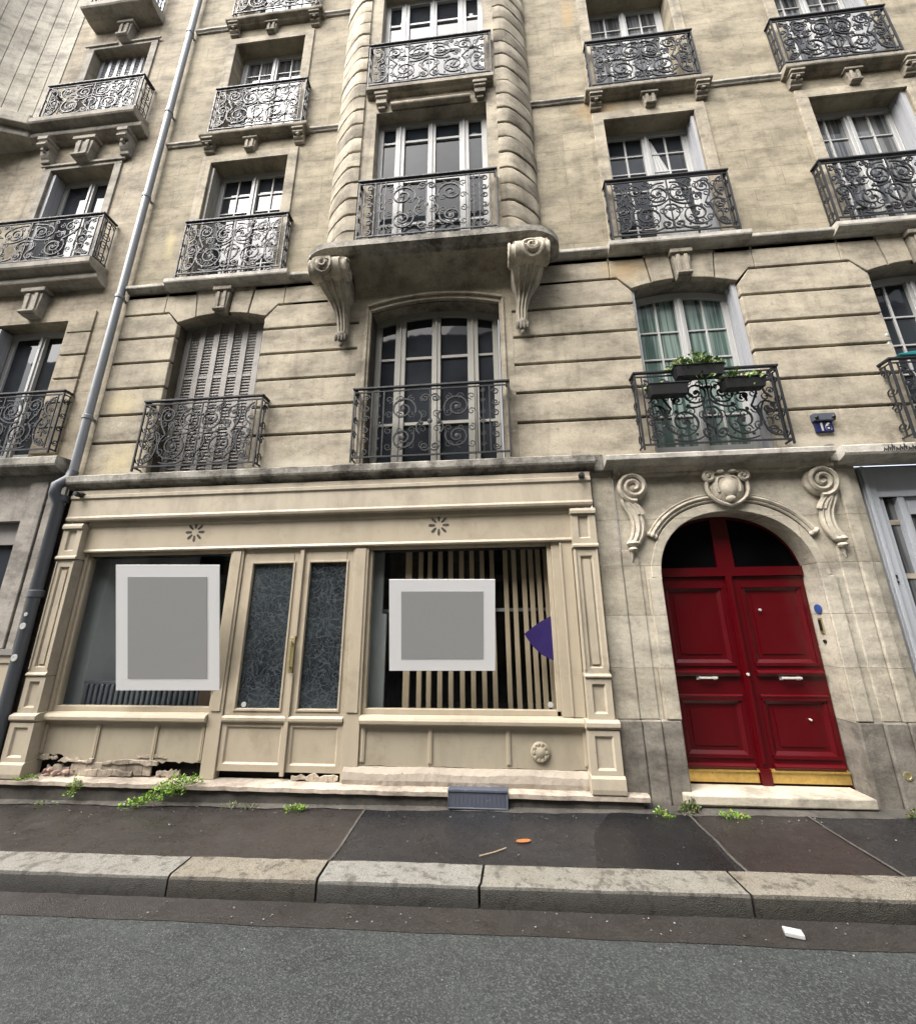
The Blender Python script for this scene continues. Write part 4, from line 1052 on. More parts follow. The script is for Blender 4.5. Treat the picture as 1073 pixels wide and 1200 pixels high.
# lower panels, with rotten lower edges on the left
def ragged(x0, x1, zb, amp, n=22):
    out = []
    for k in range(n+1):
        t = k/n; out.append((x0+(x1-x0)*t, zb(t)+random.uniform(-amp, amp)))
    return out
def lower_board(x0, x1, divs, zb, amp, name='stall_riser', mat='panelpaint'):
    mb = MB(); y = .012
    e = ragged(x0, x1, zb, amp, max(16, int((x1-x0)/.035)))
    for i in range(len(e)-1):
        a, b_ = e[i], e[i+1]; q = 1.0
        mb.prism_xz([(a[0],a[1]),(b_[0],b_[1]),(b_[0],.654),(a[0],.654)], y, y+.015)
    o = mb.build(name, M[mat], S)
    f = MB()
    f.box(x0, x1, y-.012, y-.0005, .625, .654)
    for d in divs:
        f.box(d-.020, d+.020, y-.014, y-.0005, max(zb((d-x0)/(x1-x0))+.03, .2), .624); f.box(d-.006, d+.006, y-.018, y-.0145, max(zb((d-x0)/(x1-x0))+.04, .2), .62)
    f.build('panel_moulding', M['paint'], S, bevel=.003)
    return o
zl = lambda t: .275 + .018*math.sin(t*9) + (.045 if t < .16 else 0) - .035*math.exp(-((t-.30)/.08)**2)
lower_board(-4.69, -2.90, (-4.655, -4.07, -3.435, -2.935), zl, .012)
lower_board(-1.334, .815, (-1.30, -.65, .085, .79), lambda t: .30+.004*math.sin(t*20), .003)
# cavity, peeling skins and rubble behind the rotten edge
mb = MB(); mb.box(-4.72, -1.30, .07, .12, .10, .70); mb.box(-4.72, -1.3, .03, .07, .10, .15); mb.build('rotten_cavity', M['void_dark'], S)  # near-black colour stands in for the shade inside the hollow
mb = MB()
random.seed(21)
def flake(x0, x1, z0, z1, y):
    mb = MB(); n = 10; top = [(x0+(x1-x0)*k/n, z1+random.uniform(-.018,.018)-.02*abs(k/n-.5)) for k in range(n+1)]; bot = [(x0+(x1-x0)*k/n, z0+random.uniform(-.012,.012)) for k in range(n+1)]
    for k in range(n): mb.prism_xz([bot[k], bot[k+1], top[k+1], top[k]], y+random.uniform(-.003,.0), y+.02)
    mb.build('broken_plaster', M['rubble'], S, bevel=.004)
flake(-4.28, -3.42, .165, .285, -.002); flake(-3.36, -3.12, .165, .225, .0); flake(-4.12, -3.60, .165, .225, -.022)
flake(-4.55, -4.30, .165, .245, .005)
flake(-1.98, -1.52, .165, .215, -.008)
flake(-4.68, -4.45, .30, .335, -.012); flake(-4.42, -4.05, .285, .315, -.020); flake(-3.95, -3.35, .27, .305, -.018); flake(-3.60, -3.28, .33, .35, .003)
mb = MB()
for k in range(26):
    x = random.choice([random.uniform(-4.6,-4.25), random.uniform(-4.6,-4.2), random.uniform(-3.4,-2.95)]); r = random.uniform(.010,.034)
    mb.blob((x, random.uniform(-.05,.04), .165+random.uniform(0,.06)*(1 if x < -4 else .4)), r, r*.8, r*.7, 5, 4)
mb.build('rubble_chunks', M['pink'], S)
# plaster skirting right side + under doors
mb = MB(); R = []
random.seed(5)
for x in lin(-1.47, .80, 60):
    j = .006*math.sin(x*7)+random.uniform(-.003, .003); R.append([(x,.04,.16),(x,-.045+j,.16),(x,-.05+j*.6,.20),(x,-.040+j,.255+j),(x,-.008,.295+j*.7),(x,.04,.298)])
mb.rings(R); mb.build('plaster_skirting', M['pale'], S)
mb = MB(); mb.lathe((.377,-.002,.445), [(.085,.012),(.088,-.004),(.075,-.014),(.060,-.008),(.045,-.016),(.018,-.026),(.001,-.028)], 'y', 24)
for k in range(10):
    a = 2*PI*k/10; mb.blob((.377+.056*math.cos(a), -.014, .445+.066*math.sin(a)), .017, .010, .018, 6, 4)
mb.build('rosette', M['panelpaint'], S, smooth=True)
# door stickers, fixtures
for x, z in ((-2.556,.818),(.502,.836)):
    mb = MB(); mb.lathe((x, .049 if x > 0 else .002+.02, z), [(.026,.0),(.026,-.002),(.001,-.003)], 'y', 16); mb.build('sticker', M['whiteplast'], S)
for x in (-4.80, .945):
    mb = MB(); mb.lathe((x,-.165,3.075), [(.001,-.03),(.025,-.028),(.030,.0),(.022,.05)], 'y', 12); mb.box(x-.02,x+.035,-.15,-.10,3.06,3.10); mb.build('spotlight', M['black'], S, smooth=True)
# base stone and render below
bs = MB(); R = []
for x in lin(-5.08, 1.27, 90):
    j = random.uniform(-.006, .006); z = .155 if x > -2 else .155
    R.append([(x,.05,.105),(x,-.115+j,.105),(x,-.13+j,.112),(x,-.13+j,.145+j*.4),(x,-.107+j,.158+j*.5),(x,.05,.160)])
bs.rings(R); bs.build('base_stone', M['base'], S)
mb = MB(); mb.box(-5.30, -4.90, .035, .30, -.1, 3.5); mb.build('party_wall', M['render'], S)
mb = MB(); mb.box(-5.08, 1.22, -.10, .03, -.12, .1045); mb.build('base_wall', M['render'], S)
vp = thing('vent_plate', 'blue-grey weathered rectangular plate set low under the right display window at pavement level', 'metal plate', (-.20,-.14,.015))
mb = MB(); panel_face(mb, -.463, .064, .030, .175, -.142, [(-.455,.056,.036,.155)], .004, .004, .012); mb.build('plate', M['slate'], vp)
mb = MB(); mb.box(-.463, .064, -.146, -.02, .1605, .172)
for k in range(14): mb.box(-.44+k*.036, -.435+k*.036, -.1405, -.1375, .045, .145)
mb.build('grille_bars', M['slate'], vp)

# ---- shop interior
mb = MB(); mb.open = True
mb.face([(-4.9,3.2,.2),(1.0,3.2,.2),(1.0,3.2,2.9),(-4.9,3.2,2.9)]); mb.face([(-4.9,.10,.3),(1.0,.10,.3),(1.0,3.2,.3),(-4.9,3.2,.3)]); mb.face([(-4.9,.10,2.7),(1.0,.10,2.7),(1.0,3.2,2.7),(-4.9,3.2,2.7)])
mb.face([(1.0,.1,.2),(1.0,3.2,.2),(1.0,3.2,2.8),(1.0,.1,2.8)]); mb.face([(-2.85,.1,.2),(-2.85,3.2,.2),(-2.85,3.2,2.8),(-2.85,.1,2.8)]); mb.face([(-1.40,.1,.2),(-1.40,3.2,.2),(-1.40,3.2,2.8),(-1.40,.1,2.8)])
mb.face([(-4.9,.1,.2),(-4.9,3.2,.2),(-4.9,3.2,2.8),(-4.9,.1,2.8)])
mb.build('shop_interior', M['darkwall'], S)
mb = MB(); mb.box(-4.95, -4.88, .10, 1.6, .3, 2.69); mb.prism_xy([(-4.87,.16),(-4.55,.20),(-4.30,.45),(-4.0,.9),(-4.0,.95),(-4.87,.95)], .3, 2.68); mb.build('shop_side_wall', M['greywall'], S)
sl = thing('slatted_screen', 'screen of upright pale oak laths standing inside the right display window', 'screen', (-.15, .5, .3))
mb = MB(); x = -.93; k = 0
for x in [-.93,-.80,-.70,-.585,-.47,-.35,-.235,-.12,-.01,.14,.235,.34,.42,.50,.58,.66,.74]:
    dx = .033 if x > -.9 else .045
    y = .22+.08*math.sin((x+.9)*1.7)
    mb.box(x-dx, x+dx*.5, y, y+.045, .33, 2.65)
mb.build('lath', M['wood'], sl, bevel=.003)
mb = MB(); mb.box(-1.38, .95, .36, .385, 1.715, 1.75); mb.build('cross_rail', M['greywall'], sl)
mb = MB(); mb.box(-1.385, -1.17, .20, .24, .32, 1.70); mb.box(-1.385, -1.22, .205, .24, 1.70, 2.66)
tag(mb.build('white_panel', M['greywall']), 'narrow pale grey upright panel inside the right display window beside the door post', 'panel')
ps = MB(); pts = [(.285,1.485),(.36,1.37),(.45,1.285),(.555,1.235),(.62,1.30),(.62,1.60),(.555,1.655),(.45,1.60),(.36,1.54)]
ps.prism_xz(pts, .0465, .0490); tag(ps.build('violet_sign', M['purple']), 'deep violet angular cut-out stuck on the right display window at its right edge', 'sign')
bx = MB(); bx.box(-3.14, -2.95, .14, .35, .62, .98); tag(bx.build('cardboard_box', M['brown'], bevel=.005), 'brown box in the lower right corner of the left display window', 'box')
cu_ = MB(); R = []
for z in (.99, 1.6, 2.6): R.append([(-2.99+.10*k/10, .28+.02*math.sin(k*2.2), z) for k in range(11)]+[(-2.89-.10*k/10, .32+.02*math.sin(k*2.2), z) for k in range(11)])
cu_.rings(R); tag(cu_.build('curtain', M['brown']), 'narrow brown curtain at the right edge of the left display window', 'curtain')
ra = thing('radiator', 'low dark ribbed radiator inside the left display window below the tall poster', 'radiator', (-3.8,.2,.4))
mb = MB()
for k in range(22): mb.box(-4.50+k*.062, -4.50+k*.062+.040, .16, .26, .42, .98)
mb.build('fin', M['castiron'], ra, bevel=.01)
mb = MB(); mb.box(-4.52, -3.12, .17, .25, .985, 1.01); mb.build('top_rail', M['castiron'], ra)
mb = MB(); mb.box(-4.45, -3.0, 1.2, 1.5, .3, 1.25); mb.box(-4.5,-2.95,1.15,1.55,1.25,1.30); tag(mb.build('counter', M['castiron']), 'dark counter in the depth of the shop behind the left display window', 'counter')

# posters: rigid boards tipped forward on their stands behind the glass
camR = [[0.9960124093193512, 0.08889748415982157, -0.007517831596632745], [0.031097617552327324, -0.2669637098772309, 0.9632047112588034], [-0.08361948734852565, 0.9595976317804458, 0.2686636678394192]]
RIGHT, UP, FWD = [Vector(r) for r in camR]
def poster(c, w, h, border, label):
    o = thing('framed_poster', label, 'poster', c)
    o.rotation_euler = Matrix((RIGHT, FWD, UP)).transposed().to_euler()
    mb = MB(); mb.box(-w/2, w/2, 0, .012, -h/2, h/2); b_ = mb.build('mount', M['poster_white'], None); b_.parent = o; b_.location = (0, .006, -h/2)
    mb = MB(); mb.box(-w/2+border, w/2-border, -.002, .0, -h/2+border, h/2-border); b_ = mb.build('print', M['poster_grey'], None); b_.parent = o; b_.location = (0, -.0015, -h/2+border)
    mb = MB()
    for sx in (-.32*w, .32*w):                                     # stand-off arms at the back
        mb.tube([(sx,.012,-h*.38),(sx*.98,.25-h*.10,-h*.42)], .006, 6); mb.tube([(sx,.012,h*.40),(sx*.98,.10+h*.26,h*.30)], .006, 6)
    b_ = mb.build('stand_off_arm', M['black'], None); b_.parent = o
    return o
def ray(px, py, dist):
    d = (RIGHT*((px-536.5)/470)-UP*((py-600)/470)+FWD); return Vector((0,-4.2,1.587))+d*dist
p1 = poster((-3.6, .345, 1.6), 1, 1, .1, 'tall white mount with a grey print, in the left display window') if False else None
def poster_at(px, py, wp, hp, bp, y, label):
    d = RIGHT*((px-536.5)/470)-UP*((py-600)/470)+FWD; t = (y+4.2)/d.y; P = Vector((0,-4.2,1.587))+d*t; s = t/470
    return poster(tuple(P), wp*s, hp*s, bp*s, label)
poster_at(196.5, 735.5, 121, 147, 14, -.24, 'tall upright white-bordered grey poster hung in front of the left display window')
poster_at(518, 732.5, 124, 107, 14, -.20, 'wider white-bordered grey poster hung in front of the right display window and its laths')

# ================================================================ DRAINPIPE
dp = thing('drainpipe', 'tall zinc rainwater pipe running down the joint between the two stone buildings', 'drainpipe', (-5.05, -.08, 0))
PX = -5.03
mb = MB(); mb.tube([(PX,-.08,15),(PX,-.08,3.40)], .046, 14)
mb.build('zinc_pipe', M['zinc'], dp, smooth=True)
mb = MB(); mb.tube([(PX,-.08,3.40),(PX,-.10,3.30),(PX-.02,-.20,3.18),(PX-.02,-.20,3.08),(PX-.01,-.13,2.96),(PX-.01,-.12,.05)], .055, 14); mb.build('cast_iron_pipe', M['castiron'], dp, smooth=True)
for z in (4.1, 5.95, 7.8, 9.63, 11.65): 
    mb = MB(); mb.lathe((PX,-.08,z), [(.047,0),(.056,.005),(.056,.05),(.047,.06)], 'z', 14); mb.box(PX-.012, PX+.012, -.03, .02, z+.01, z+.045); mb.build('collar', M['zinc'], dp, smooth=True)
for z in (1.9, 3.0):
    mb = MB(); mb.lathe((PX-.01,-.12,z), [(.056,0),(.070,.008),(.070,.075),(.056,.085)], 'z', 14); mb.build('collar', M['castiron'], dp, smooth=True)
for z, r in ((1.60,.034),(1.28,.036),(1.72,.02)):
    mb = MB(); mb.lathe((PX+.01,-.178,z), [(r,.004),(r,-.003),(r*.45,-.004),(r*.4,-.002)], 'y', 14); mb.build('sticker', M['whiteplast'], dp)

# ================================================================ NEIGHBOUR ON THE LEFT
NB = thing('apartment_building', 'neighbouring pale stone apartment house left of the drainpipe with deep moulded balconies', 'building', (-7.5, 0, 0))
NC = -6.40
mb = MB(); opsn = [(NC-.56, NC+.56, 3.62, 5.74), (NC-.56, NC+.56, 6.58, 8.74), (NC-.56, NC+.56, 9.62, 11.74), (NC-.56, NC+.56, 12.7, 14.6), (-9.6,-8.5,3.62,5.74)]
wall_grid(mb, -14, -4.985, 3.3, 15, .012, opsn, .30); mb.build('upper_wall', M['left'], NB)
mb = MB()
for i, z in enumerate([3.70, 4.06, 4.42, 4.79, 5.16, 5.52]):
    mb.box(NC+.60, -5.42, -.012, .02, z, z+.342)
mb.build('rusticated_courses', M['left'], NB, bevel=.008)
mb = MB()
for z in [3.70, 4.06, 4.42, 4.79, 5.16, 5.52]: mb.box(-8.4, NC-.62, -.012, .02, z, z+.342)
mb.build('rusticated_courses', M['left'], NB, bevel=.008)
for z, t in ((3.62,5.74),(6.58,8.74),(9.62,11.74)):
    if z < 9: casement(NC, 1.10, z, t, .20, 1, NB, cols=1, pane='pane')
folded(NC-.555, NC-.50, .03, .19, 6.58, 8.70, NB); folded(NC-.555, NC-.50, .03, .19, 3.62, 5.70, NB)
ribbed_shutter(NC, 1.10, 9.62, 11.74, .16, NB, 'shutterw', 7)
string('balcony_slab', -8.0, -5.44, -.26, 6.42, 6.56, 'lefttrim', NB); string('balcony_slab', -7.35, -5.46, -.26, 9.45, 9.60, 'lefttrim', NB); string('balcony_slab', -7.1, -5.74, -.30, 12.30, 12.46, 'lefttrim', NB)
string('under_moulding', -8.0, -5.40, -.15, 6.28, 6.38, 'lefttrim', NB); string('under_moulding', -7.4, -5.40, -.15, 9.31, 9.41, 'lefttrim', NB); string('shop_cornice', -9, -5.16, -.20, 3.42, 3.57, 'ledge', NB)
railing(-6.62, 1.13, -.20, 6.58, 7.40, pattern_a, NB, .0); railing(-6.38, .86, -.20, 9.61, 10.42, pattern_a, NB, .0); railing(-6.25, .82, -.10, 3.66, 4.52, pattern_a, NB, .0); railing(-6.42, .62, -.22, 12.47, 13.3, pattern_a, NB, .0)
for x in (-7.05, -5.66): bracket(x, 9.27, .42, .15, -.17, NB, 'lefttrim')
keystone(NC+.02, 9.27, .46, .32, -.10, NB, 'lefttrim'); keystone(NC+.02, 6.24, .44, .30, -.09, NB, 'lefttrim'); keystone(NC+.05, 12.22, .42, .26, -.10, NB, 'lefttrim')
for z, t in ((6.58,8.74),(9.62,11.74)):
    mb = MB()
    for s in (-1, 1): mb.box(min(NC+s*.56, NC+s*.68), max(NC+s*.56, NC+s*.68), -.012, .02, z, t)
    mb.box(NC-.68, NC+.68, -.012, .02, t, t+.10); mb.box(NC-.74, NC-.10, -.035, -.0125, t+.06, t+.10); mb.box(NC+.14, NC+.74, -.035, -.0125, t+.06, t+.10)
    mb.build('architrave', M['lefttrim'], NB, bevel=.004)
# rounded bay of the neighbour rising at the far left
mb = MB()
for k in range(9):
    t0, t1 = PI/2*k/9+.005, PI/2*(k+1)/9-.005
    p = []
    for t in lin(t0, t1, 4): p.append((-8.9+1.35*math.cos(PI/2-t) if False else -7.45-1.5*math.sin(t)*1.0, -.95*(1-math.cos(t))*1.0))
    q = [(x, y+.0) for x, y in p]
    mb.prism_xy([(q[0][0], .05)]+q+[(q[-1][0], .05)], 9.70, 15)
mb.build('bow_bay', M['bow'], NB)
mb = MB(); mb.prism_xy([(-7.3,.05),(-7.3,-.26),(-7.8,-.42),(-8.6,-.80),(-9.6,-1.2),(-9.6,.05)], 9.45, 9.68); mb.prism_xy([(-7.36,.05),(-7.36,-.18),(-7.8,-.32),(-8.6,-.68),(-9.6,-1.0),(-9.6,.05)], 9.30, 9.449); mb.build('bow_bay_slab', M['bow'], NB, bevel=.02)
# ground floor of the neighbour
mb = MB(); wall_grid(mb, -14, -5.10, 0, 3.44, -.012, [(-9, -5.62, .0, 2.82)], .25); mb.build('ground_floor_wall', M['leftlow'], NB)
mb = MB(); mb.box(-5.60, -5.36, -.045, -.013, 1.36, 3.30); mb.box(-5.345, -5.25, -.03, -.013, .0, 3.40); mb.box(-5.19, -5.12, -.035, -.013, .0, 3.40); mb.build('pier', M['leftlow'], NB, bevel=.010)
mb = MB(); mb.box(-7.5, -5.625, .12, .16, 1.40, 2.80); mb.build('shop_pane', M['pane'], NB)
mb = MB(); mb.box(-7.5, -5.63, .08, .119, 2.55, 2.81); mb.box(-5.72, -5.63, .08, .119, 1.36, 2.549); mb.box(-7.5, -5.10, -.07, .16 if False else -.046, 1.30, 1.36); mb.build('shop_window_frame', M['shutter'], NB)
mb = MB(); panel_face(mb, -7.5, -5.12, .10, 1.30, -.050, [(-6.9,-5.20,.70,1.22)], .016, .014, .03); mb.build('stall_riser', M['paint'], NB)

# ================================================================ SHOP ON THE RIGHT
RS = thing('shopfront', 'pale blue-grey metal shopfront in a stone opening at the right edge', 'shopfront', (5.4, .1, .73))
mb = MB(); mb.box(3.80, 3.93, .06, .16, .73, 3.13); mb.box(3.81, 3.845, .035, .059, .73, 3.13); mb.box(3.931, 7.5, .08, .16, 2.82, 3.13); mb.box(3.931, 7.5, .065, .0795, 2.80, 2.86); mb.box(3.931, 3.99, .09, .16, .73, 2.80)
mb.box(3.99, 7.5, .095, .16, .73, .80); mb.build('frame', M['bluewhite'], RS, bevel=.006)
mb = MB(); mb.box(4.11, 4.17, .075, .16, .80, 2.80); mb.build('mullion', M['bluewhite'], RS, bevel=.004); mb = MB(); mb.box(4.171, 4.21, .10, .16, .80, 2.80); mb.box(4.211, 4.9, .10, .16, 2.62, 2.80); mb.box(4.211, 4.9, .10, .16, .80, 1.0); mb.box(4.85, 4.95, .08, .16, 1.0, 2.62); mb.build('window_frame', M['bluewhite'], RS, bevel=.004)
mb = MB(); mb.box(3.992, 4.108, .13, .135, .805, 2.795); mb.box(4.212, 4.849, .13, .135, 1.005, 2.615); mb.box(4.95, 7.5, .13, .135, .8, 2.8); mb.build('pane', M['pane_curtain'], RS)
mb = MB(); mb.box(3.993, 4.107, .1365, .15, .9, 2.79)
for z in (2.52, 1.98, 1.55): mb.box(3.994, 4.106, .12, .129, z, z+.05)
mb.build('display_card', M['rust'], RS)
mb = MB(); mb.box(3.845, 3.875, .05, .0595, 1.98, 2.01); mb.box(3.845, 3.875, .05, .0595, 1.93, 1.955); mb.build('hinge', M['black'], RS)
mb = MB(); mb.box(3.62, 9.5, .25, .4, .0, 3.2); mb.build('back_wall', M['darkwall'], RS)

# ================================================================ OPPOSITE SIDE OF THE STREET (seen only in reflections)
OB = thing('apartment_building', 'stone apartment house across the street, out of view, added for window reflections', 'building', (0, -13.2, 0))
mb = MB(); wl = []
for i in range(-9, 10):
    for j in range(4): wl.append((i*2.6-.6, i*2.6+.6, 3.6+j*3.1, 5.9+j*3.1))
xs = sorted({-26, 26, *[w_[0] for w_ in wl], *[w_[1] for w_ in wl]}); zs = sorted({-.2, 16.2, *[w_[2] for w_ in wl], *[w_[3] for w_ in wl]})
mb.open = True
for i in range(len(xs)-1):
    for j in range(len(zs)-1):
        cx, cz = (xs[i]+xs[i+1])/2, (zs[j]+zs[j+1])/2
        if any(o_[0] < cx < o_[1] and o_[2] < cz < o_[3] for o_ in wl): continue
        mb.face([(xs[i],-13.2,zs[j]),(xs[i],-13.2,zs[j+1]),(xs[i+1],-13.2,zs[j+1]),(xs[i+1],-13.2,zs[j])])
mb.build('facade', M['wall'], OB)
mb = MB(); mb.box(-26, 26, -14, -13.5, -.2, 16.1); mb.build('window_backing', M['pane'], OB)
mb = MB()
for z in (3.4, 6.5, 9.6, 12.7, 16.2): mb.box(-26, 26, -13.199, -12.9, z-.15, z)
mb.build('string_course', M['trim'], OB)
sloped_sheet('pavement', -60, 60, -13.2, -11.6, .0, 'pave')

# ================================================================ PLANTS
def clump(mb, cx, cy, cz, r, h, n, lf, up=.5):
    for _ in range(n):
        a = random.uniform(0, 2*PI); q = random.random()**.6; t = random.random()
        x = cx+math.cos(a)*r*q; y = cy+math.sin(a)*r*q*.6; z = cz+h*(1-q*.75)*t
        d = Vector((math.cos(a)*q+random.uniform(-.5,.5), math.sin(a)*q+random.uniform(-.5,.5), up+random.uniform(-.3,.6))).normalized()
        s_ = d.cross(Vector((random.uniform(-1,1),random.uniform(-1,1),random.uniform(-1,1)))).normalized(); l = lf*random.uniform(.6,1.4); w_ = l*random.uniform(.22,.4)
        P = Vector((x,y,z)); mb.face([P, P+d*l*.5+s_*w_, P+d*l+Vector((0,0,-l*.15)), P+d*l*.5-s_*w_])
def weed(name, label, parts, mat, lf=.022, stems=True, group='weeds growing at the foot of the building'):
    mb = MB(); mb.open = True
    for cx, cy, cz, r, h, n in parts: clump(mb, cx, cy, cz, r, h, n, lf)
    x0 = sum(p[0] for p in parts)/len(parts); y0 = sum(p[1] for p in parts)/len(parts)
    o = mb.build('leaves', M[mat], None); 
    t = thing(name, label, 'weed', (x0, y0, gz(x0)), group); o.parent = t; o.location = o.location-Vector((x0, y0, gz(x0)))
    sb = MB()
    for cx, cy, cz, r, h, n in parts:
        for k in range(max(3, n//30)):
            a = random.uniform(0, 2*PI); q = random.random()
            sb.tube([(cx,cy,cz-.01),(cx+math.cos(a)*r*q*.5,cy+math.sin(a)*r*q*.3,cz+h*.4),(cx+math.cos(a)*r*q,cy+math.sin(a)*r*q*.5,cz+h*.75)], .0022, 4)
    s_ = sb.build('stem', M[mat], None); s_.parent = t; s_.location = s_.location-Vector((x0, y0, gz(x0)))
    return t
random.seed(3)
weed('weed', 'largest bright green weed, spreading over the base stone below the left display window', [(-2.98,-.16,.16,.13,.11,150),(-2.86,-.15,.17,.09,.09,90),(-3.10,-.19,.10,.12,.12,140),(-3.22,-.20,.03,.13,.08,150),(-3.36,-.22,.0,.12,.07,120),(-3.02,-.17,.08,.12,.12,100)], 'weed', .024)
weed('weed', 'small upright green weed growing from the base stone below the rotten plaster on the left', [(-4.05,-.15,.10,.06,.12,90),(-4.07,-.16,.04,.05,.07,40)], 'weed', .022)
weed('weed', 'low bright green tuft on the pavement edge below the shop door', [(-1.84,-.20,.0,.10,.055,110),(-1.77,-.19,.01,.05,.05,40)], 'weed', .020)
weed('weed', 'thin dull green weed on the pavement edge between the big weed and the door tuft', [(-2.42,-.19,.0,.12,.05,50),(-2.25,-.18,.0,.08,.04,30)], 'weed2', .018)
weed('weed', 'low green weed at the foot of the left pilaster of the beige shopfront', [(-4.62,-.12,.16,.12,.035,90)], 'weed', .018)
weed('weed', 'sparse dull weed on the pavement at the far left below the left pilaster', [(-4.25,-.22,-.02,.13,.04,50)], 'weed2', .018)
weed('weed', 'dark green leafy weed at the left end of the red door step', [(1.60,-.10,.05,.075,.11,120),(1.55,-.12,.03,.06,.06,60)], 'weed2', .028)
weed('weed', 'flat yellow-green weed on the pavement in front of the red door step', [(1.90,-.17,.04,.11,.045,130)], 'weed', .022)
weed('weed', 'small yellowish weed at the right end of the shop base stone', [(1.33,-.15,.04,.055,.06,60),(1.38,-.2,.03,.04,.03,30)], 'weed', .02)
weed('weed', 'dark green weed at the foot of the plinth at the far right', [(3.30,-.16,.06,.07,.08,80)], 'weed2', .026)
def window_box(x0, x1, y, z, h, leaves, label):
    t = thing('window_box', label, 'window box', ((x0+x1)/2, y, z), 'window boxes hung on the balcony rail above the red door')
    mb = MB(); mb.rings([[(x0+.02,y-.05,z),(x1-.02,y-.05,z),(x1-.02,y+.05,z),(x0+.02,y+.05,z)],[(x0,y-.065,z+h),(x1,y-.065,z+h),(x1,y+.065,z+h),(x0,y+.065,z+h)]])
    mb.box(x0-.008, x1+.008, y-.072, y+.072, z+h, z+h+.015); mb.build('trough', M['black'], t, bevel=.004)
    if leaves:
        mb = MB(); mb.open = True
        for cx, cz, r, hh, n in leaves: clump(mb, cx, y, cz, r, hh, n, .05, .35)
        mb.build('foliage', M['pot'], t)
window_box(2.02, 2.52, -.20, 4.13, .12, [(2.10,4.24,.12,.15,110),(2.28,4.25,.14,.24,220),(2.44,4.24,.10,.15,90),(2.30,4.10,.10,.12,40)], 'black trough with bushy light green plants rising above the balcony rail')
window_box(2.48, 2.90, -.215, 3.95, .11, [(2.62,4.05,.13,.14,140),(2.80,4.05,.10,.10,70),(2.70,3.95,.08,.1,20)], 'lower black trough with short grassy plants at the right of the balcony rail')
window_box(1.72, 2.12, -.205, 3.92, .12, [(1.80,4.03,.07,.04,12)], 'black trough almost bare of plants at the left of the balcony rail')
# turquoise tray on the far right balcony
t = thing('laundry_tray', 'turquoise plastic tray on the balcony rail at the right edge', 'tray', (4.50,-.13,4.29))
mb = MB(); mb.rings([[(4.37,-.15,4.29),(4.66,-.15,4.29),(4.66,-.09,4.29),(4.37,-.09,4.29)],[(4.35,-.16,4.315),(4.68,-.16,4.36),(4.68,-.08,4.36),(4.35,-.08,4.315)]]); mb.build('tray', M['turq'], t, bevel=.01)
mb = MB(); mb.blob((4.46,.02,4.66), .035,.03,.035); mb.tube([(4.46,.02,4.37),(4.46,.02,4.64)], .014, 8); mb.build('bottle', M['whiteplast'], t, smooth=True)
# litter
mb = MB(); mb.prism_xy([(.10,-.655),(.15,-.668),(.20,-.660),(.216,-.645),(.208,-.626),(.16,-.620),(.112,-.630)], gz(.156)+.007, gz(.156)+.014); o = mb.build('paper_scrap', M['orange'], bevel=.002); tag(o, 'small orange scrap of paper lying on the dark pavement', 'litter'); o.rotation_euler = (0, 0, .12)
mb = MB(); mb.box(-.045, .045, -.026, .026, 0, .022); o = mb.build('cigarette_pack', M['whiteplast'], bevel=.004); tag(o, 'crumpled white packet lying in the gutter below the red door', 'litter'); o.location = (1.575,-1.31,gz(1.57)-.107); o.rotation_euler = (0,0,-.28)
def leafbit(x, y, r, m_, label):
    z = gz(x)+(.006 if y > KB else -.106)
    mb = MB(); mb.blob((x,y,z+r*.3), r, r*.7, r*.4, 6, 4); tag(mb.build('debris', M[m_]), label, 'litter')
mb = MB(); random.seed(12)
for _ in range(260):
    x = random.uniform(-4.5, 4); y = random.choice([random.uniform(-1.39,-1.20), random.uniform(-1.6,-1.2), random.uniform(KB,-.1), random.uniform(-.3,-.16)]); r = random.uniform(.0022,.0060)
    z = gz(x)+(.007 if y > KB else (-.107 if y > -1.39 else -.113)); mb.blob((x,y,z+r*.4), r*1.2, r, r*.7, 5, 4)
for _ in range(60):
    x = random.uniform(-4, 3); y = random.uniform(-2.6,-1.4); r = random.uniform(.002,.004); mb.blob((x,y,gz(x)-.113), r*1.2, r, r*.7, 5, 4)
o = mb.build('grit', M['ledge']); tag(o, 'pale grit and crumbs scattered along the gutter and pavement', 'grit'); o['kind'] = 'stuff'
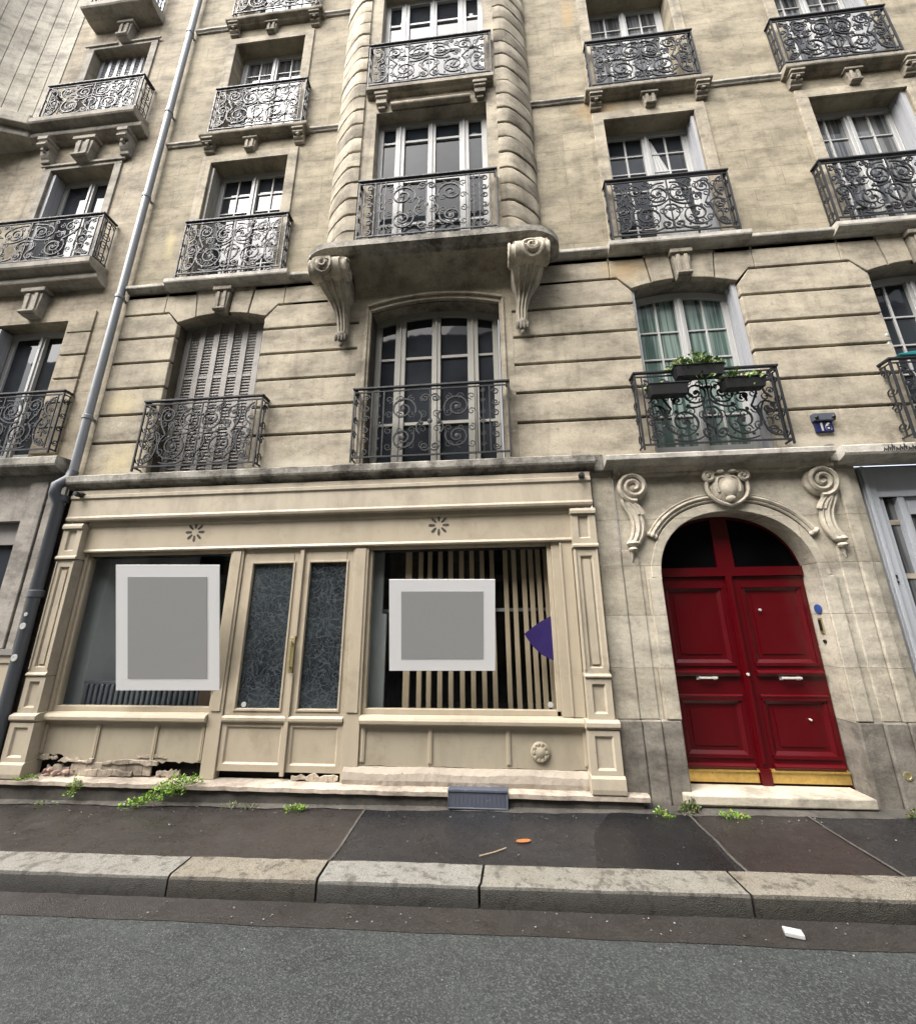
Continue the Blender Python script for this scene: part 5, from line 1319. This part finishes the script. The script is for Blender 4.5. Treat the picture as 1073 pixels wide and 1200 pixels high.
mb = MB(); mb.tube([(-.16,-.86,gz(0)+.008),(-.05,-.80,gz(0)+.008),(.03,-.74,gz(0)+.008)], .004, 5); tag(mb.build('twig', M['wood'], smooth=True), 'thin pale twig lying on the dark pavement near the kerb', 'twig')
mb = MB(); mb.lathe((3.40,-.054,.33), [(.035,.003),(.035,-.002),(.022,-.003),(.02,.0)], 'y', 16); tag(mb.build('survey_mark', M['palebrass']), 'small yellow painted ring on the grey plinth right of the red door', 'mark')

# ================================================================ CAMERA, LIGHT
cam = bpy.data.cameras.new('camera'); co = bpy.data.objects.new('camera', cam); COL.objects.link(co); sc.camera = co
cam.sensor_fit = 'VERTICAL'; cam.sensor_height = 24; cam.sensor_width = 24*1073/1200; cam.lens = 24*470/1200; cam.clip_end = 500; cam.clip_start = .05
m4 = Matrix((RIGHT, UP, -FWD)).transposed().to_4x4(); m4.translation = (0, -4.2, 1.587); co.matrix_world = m4
w = bpy.data.worlds.new('World'); sc.world = w; w.use_nodes = True; nt = w.node_tree
sky = nt.nodes.new('ShaderNodeTexSky'); sky.sky_type = 'NISHITA'; sky.sun_disc = False
EL, AZ = math.radians(54), math.radians(226)
sky.sun_elevation = EL; sky.sun_rotation = AZ; sky.dust_density = 6; sky.air_density = .8; sky.ozone_density = 1.5
hs = nt.nodes.new('ShaderNodeHueSaturation'); hs.inputs['Saturation'].default_value = .35
nt.links.new(sky.outputs[0], hs.inputs['Color']); nt.links.new(hs.outputs[0], nt.nodes['Background'].inputs['Color']); nt.nodes['Background'].inputs['Strength'].default_value = .15
sl_ = bpy.data.lights.new('sun', 'SUN'); so = bpy.data.objects.new('sun', sl_); COL.objects.link(so)
sl_.energy = 1.5; sl_.angle = math.radians(60); sl_.color = (1, .965, .91)
d = Vector((math.sin(AZ)*math.cos(EL), math.cos(AZ)*math.cos(EL), math.sin(EL)))   # towards the sun
so.rotation_euler = d.to_track_quat('Z', 'Y').to_euler()
vs = sc.view_settings; vs.view_transform = 'Standard'; vs.look = 'None'; vs.gamma = 1; vs.exposure = 1.85
sc.render.film_transparent = False
try:
    sc.cycles.max_bounces = 6; sc.cycles.transparent_max_bounces = 8
except Exception: pass
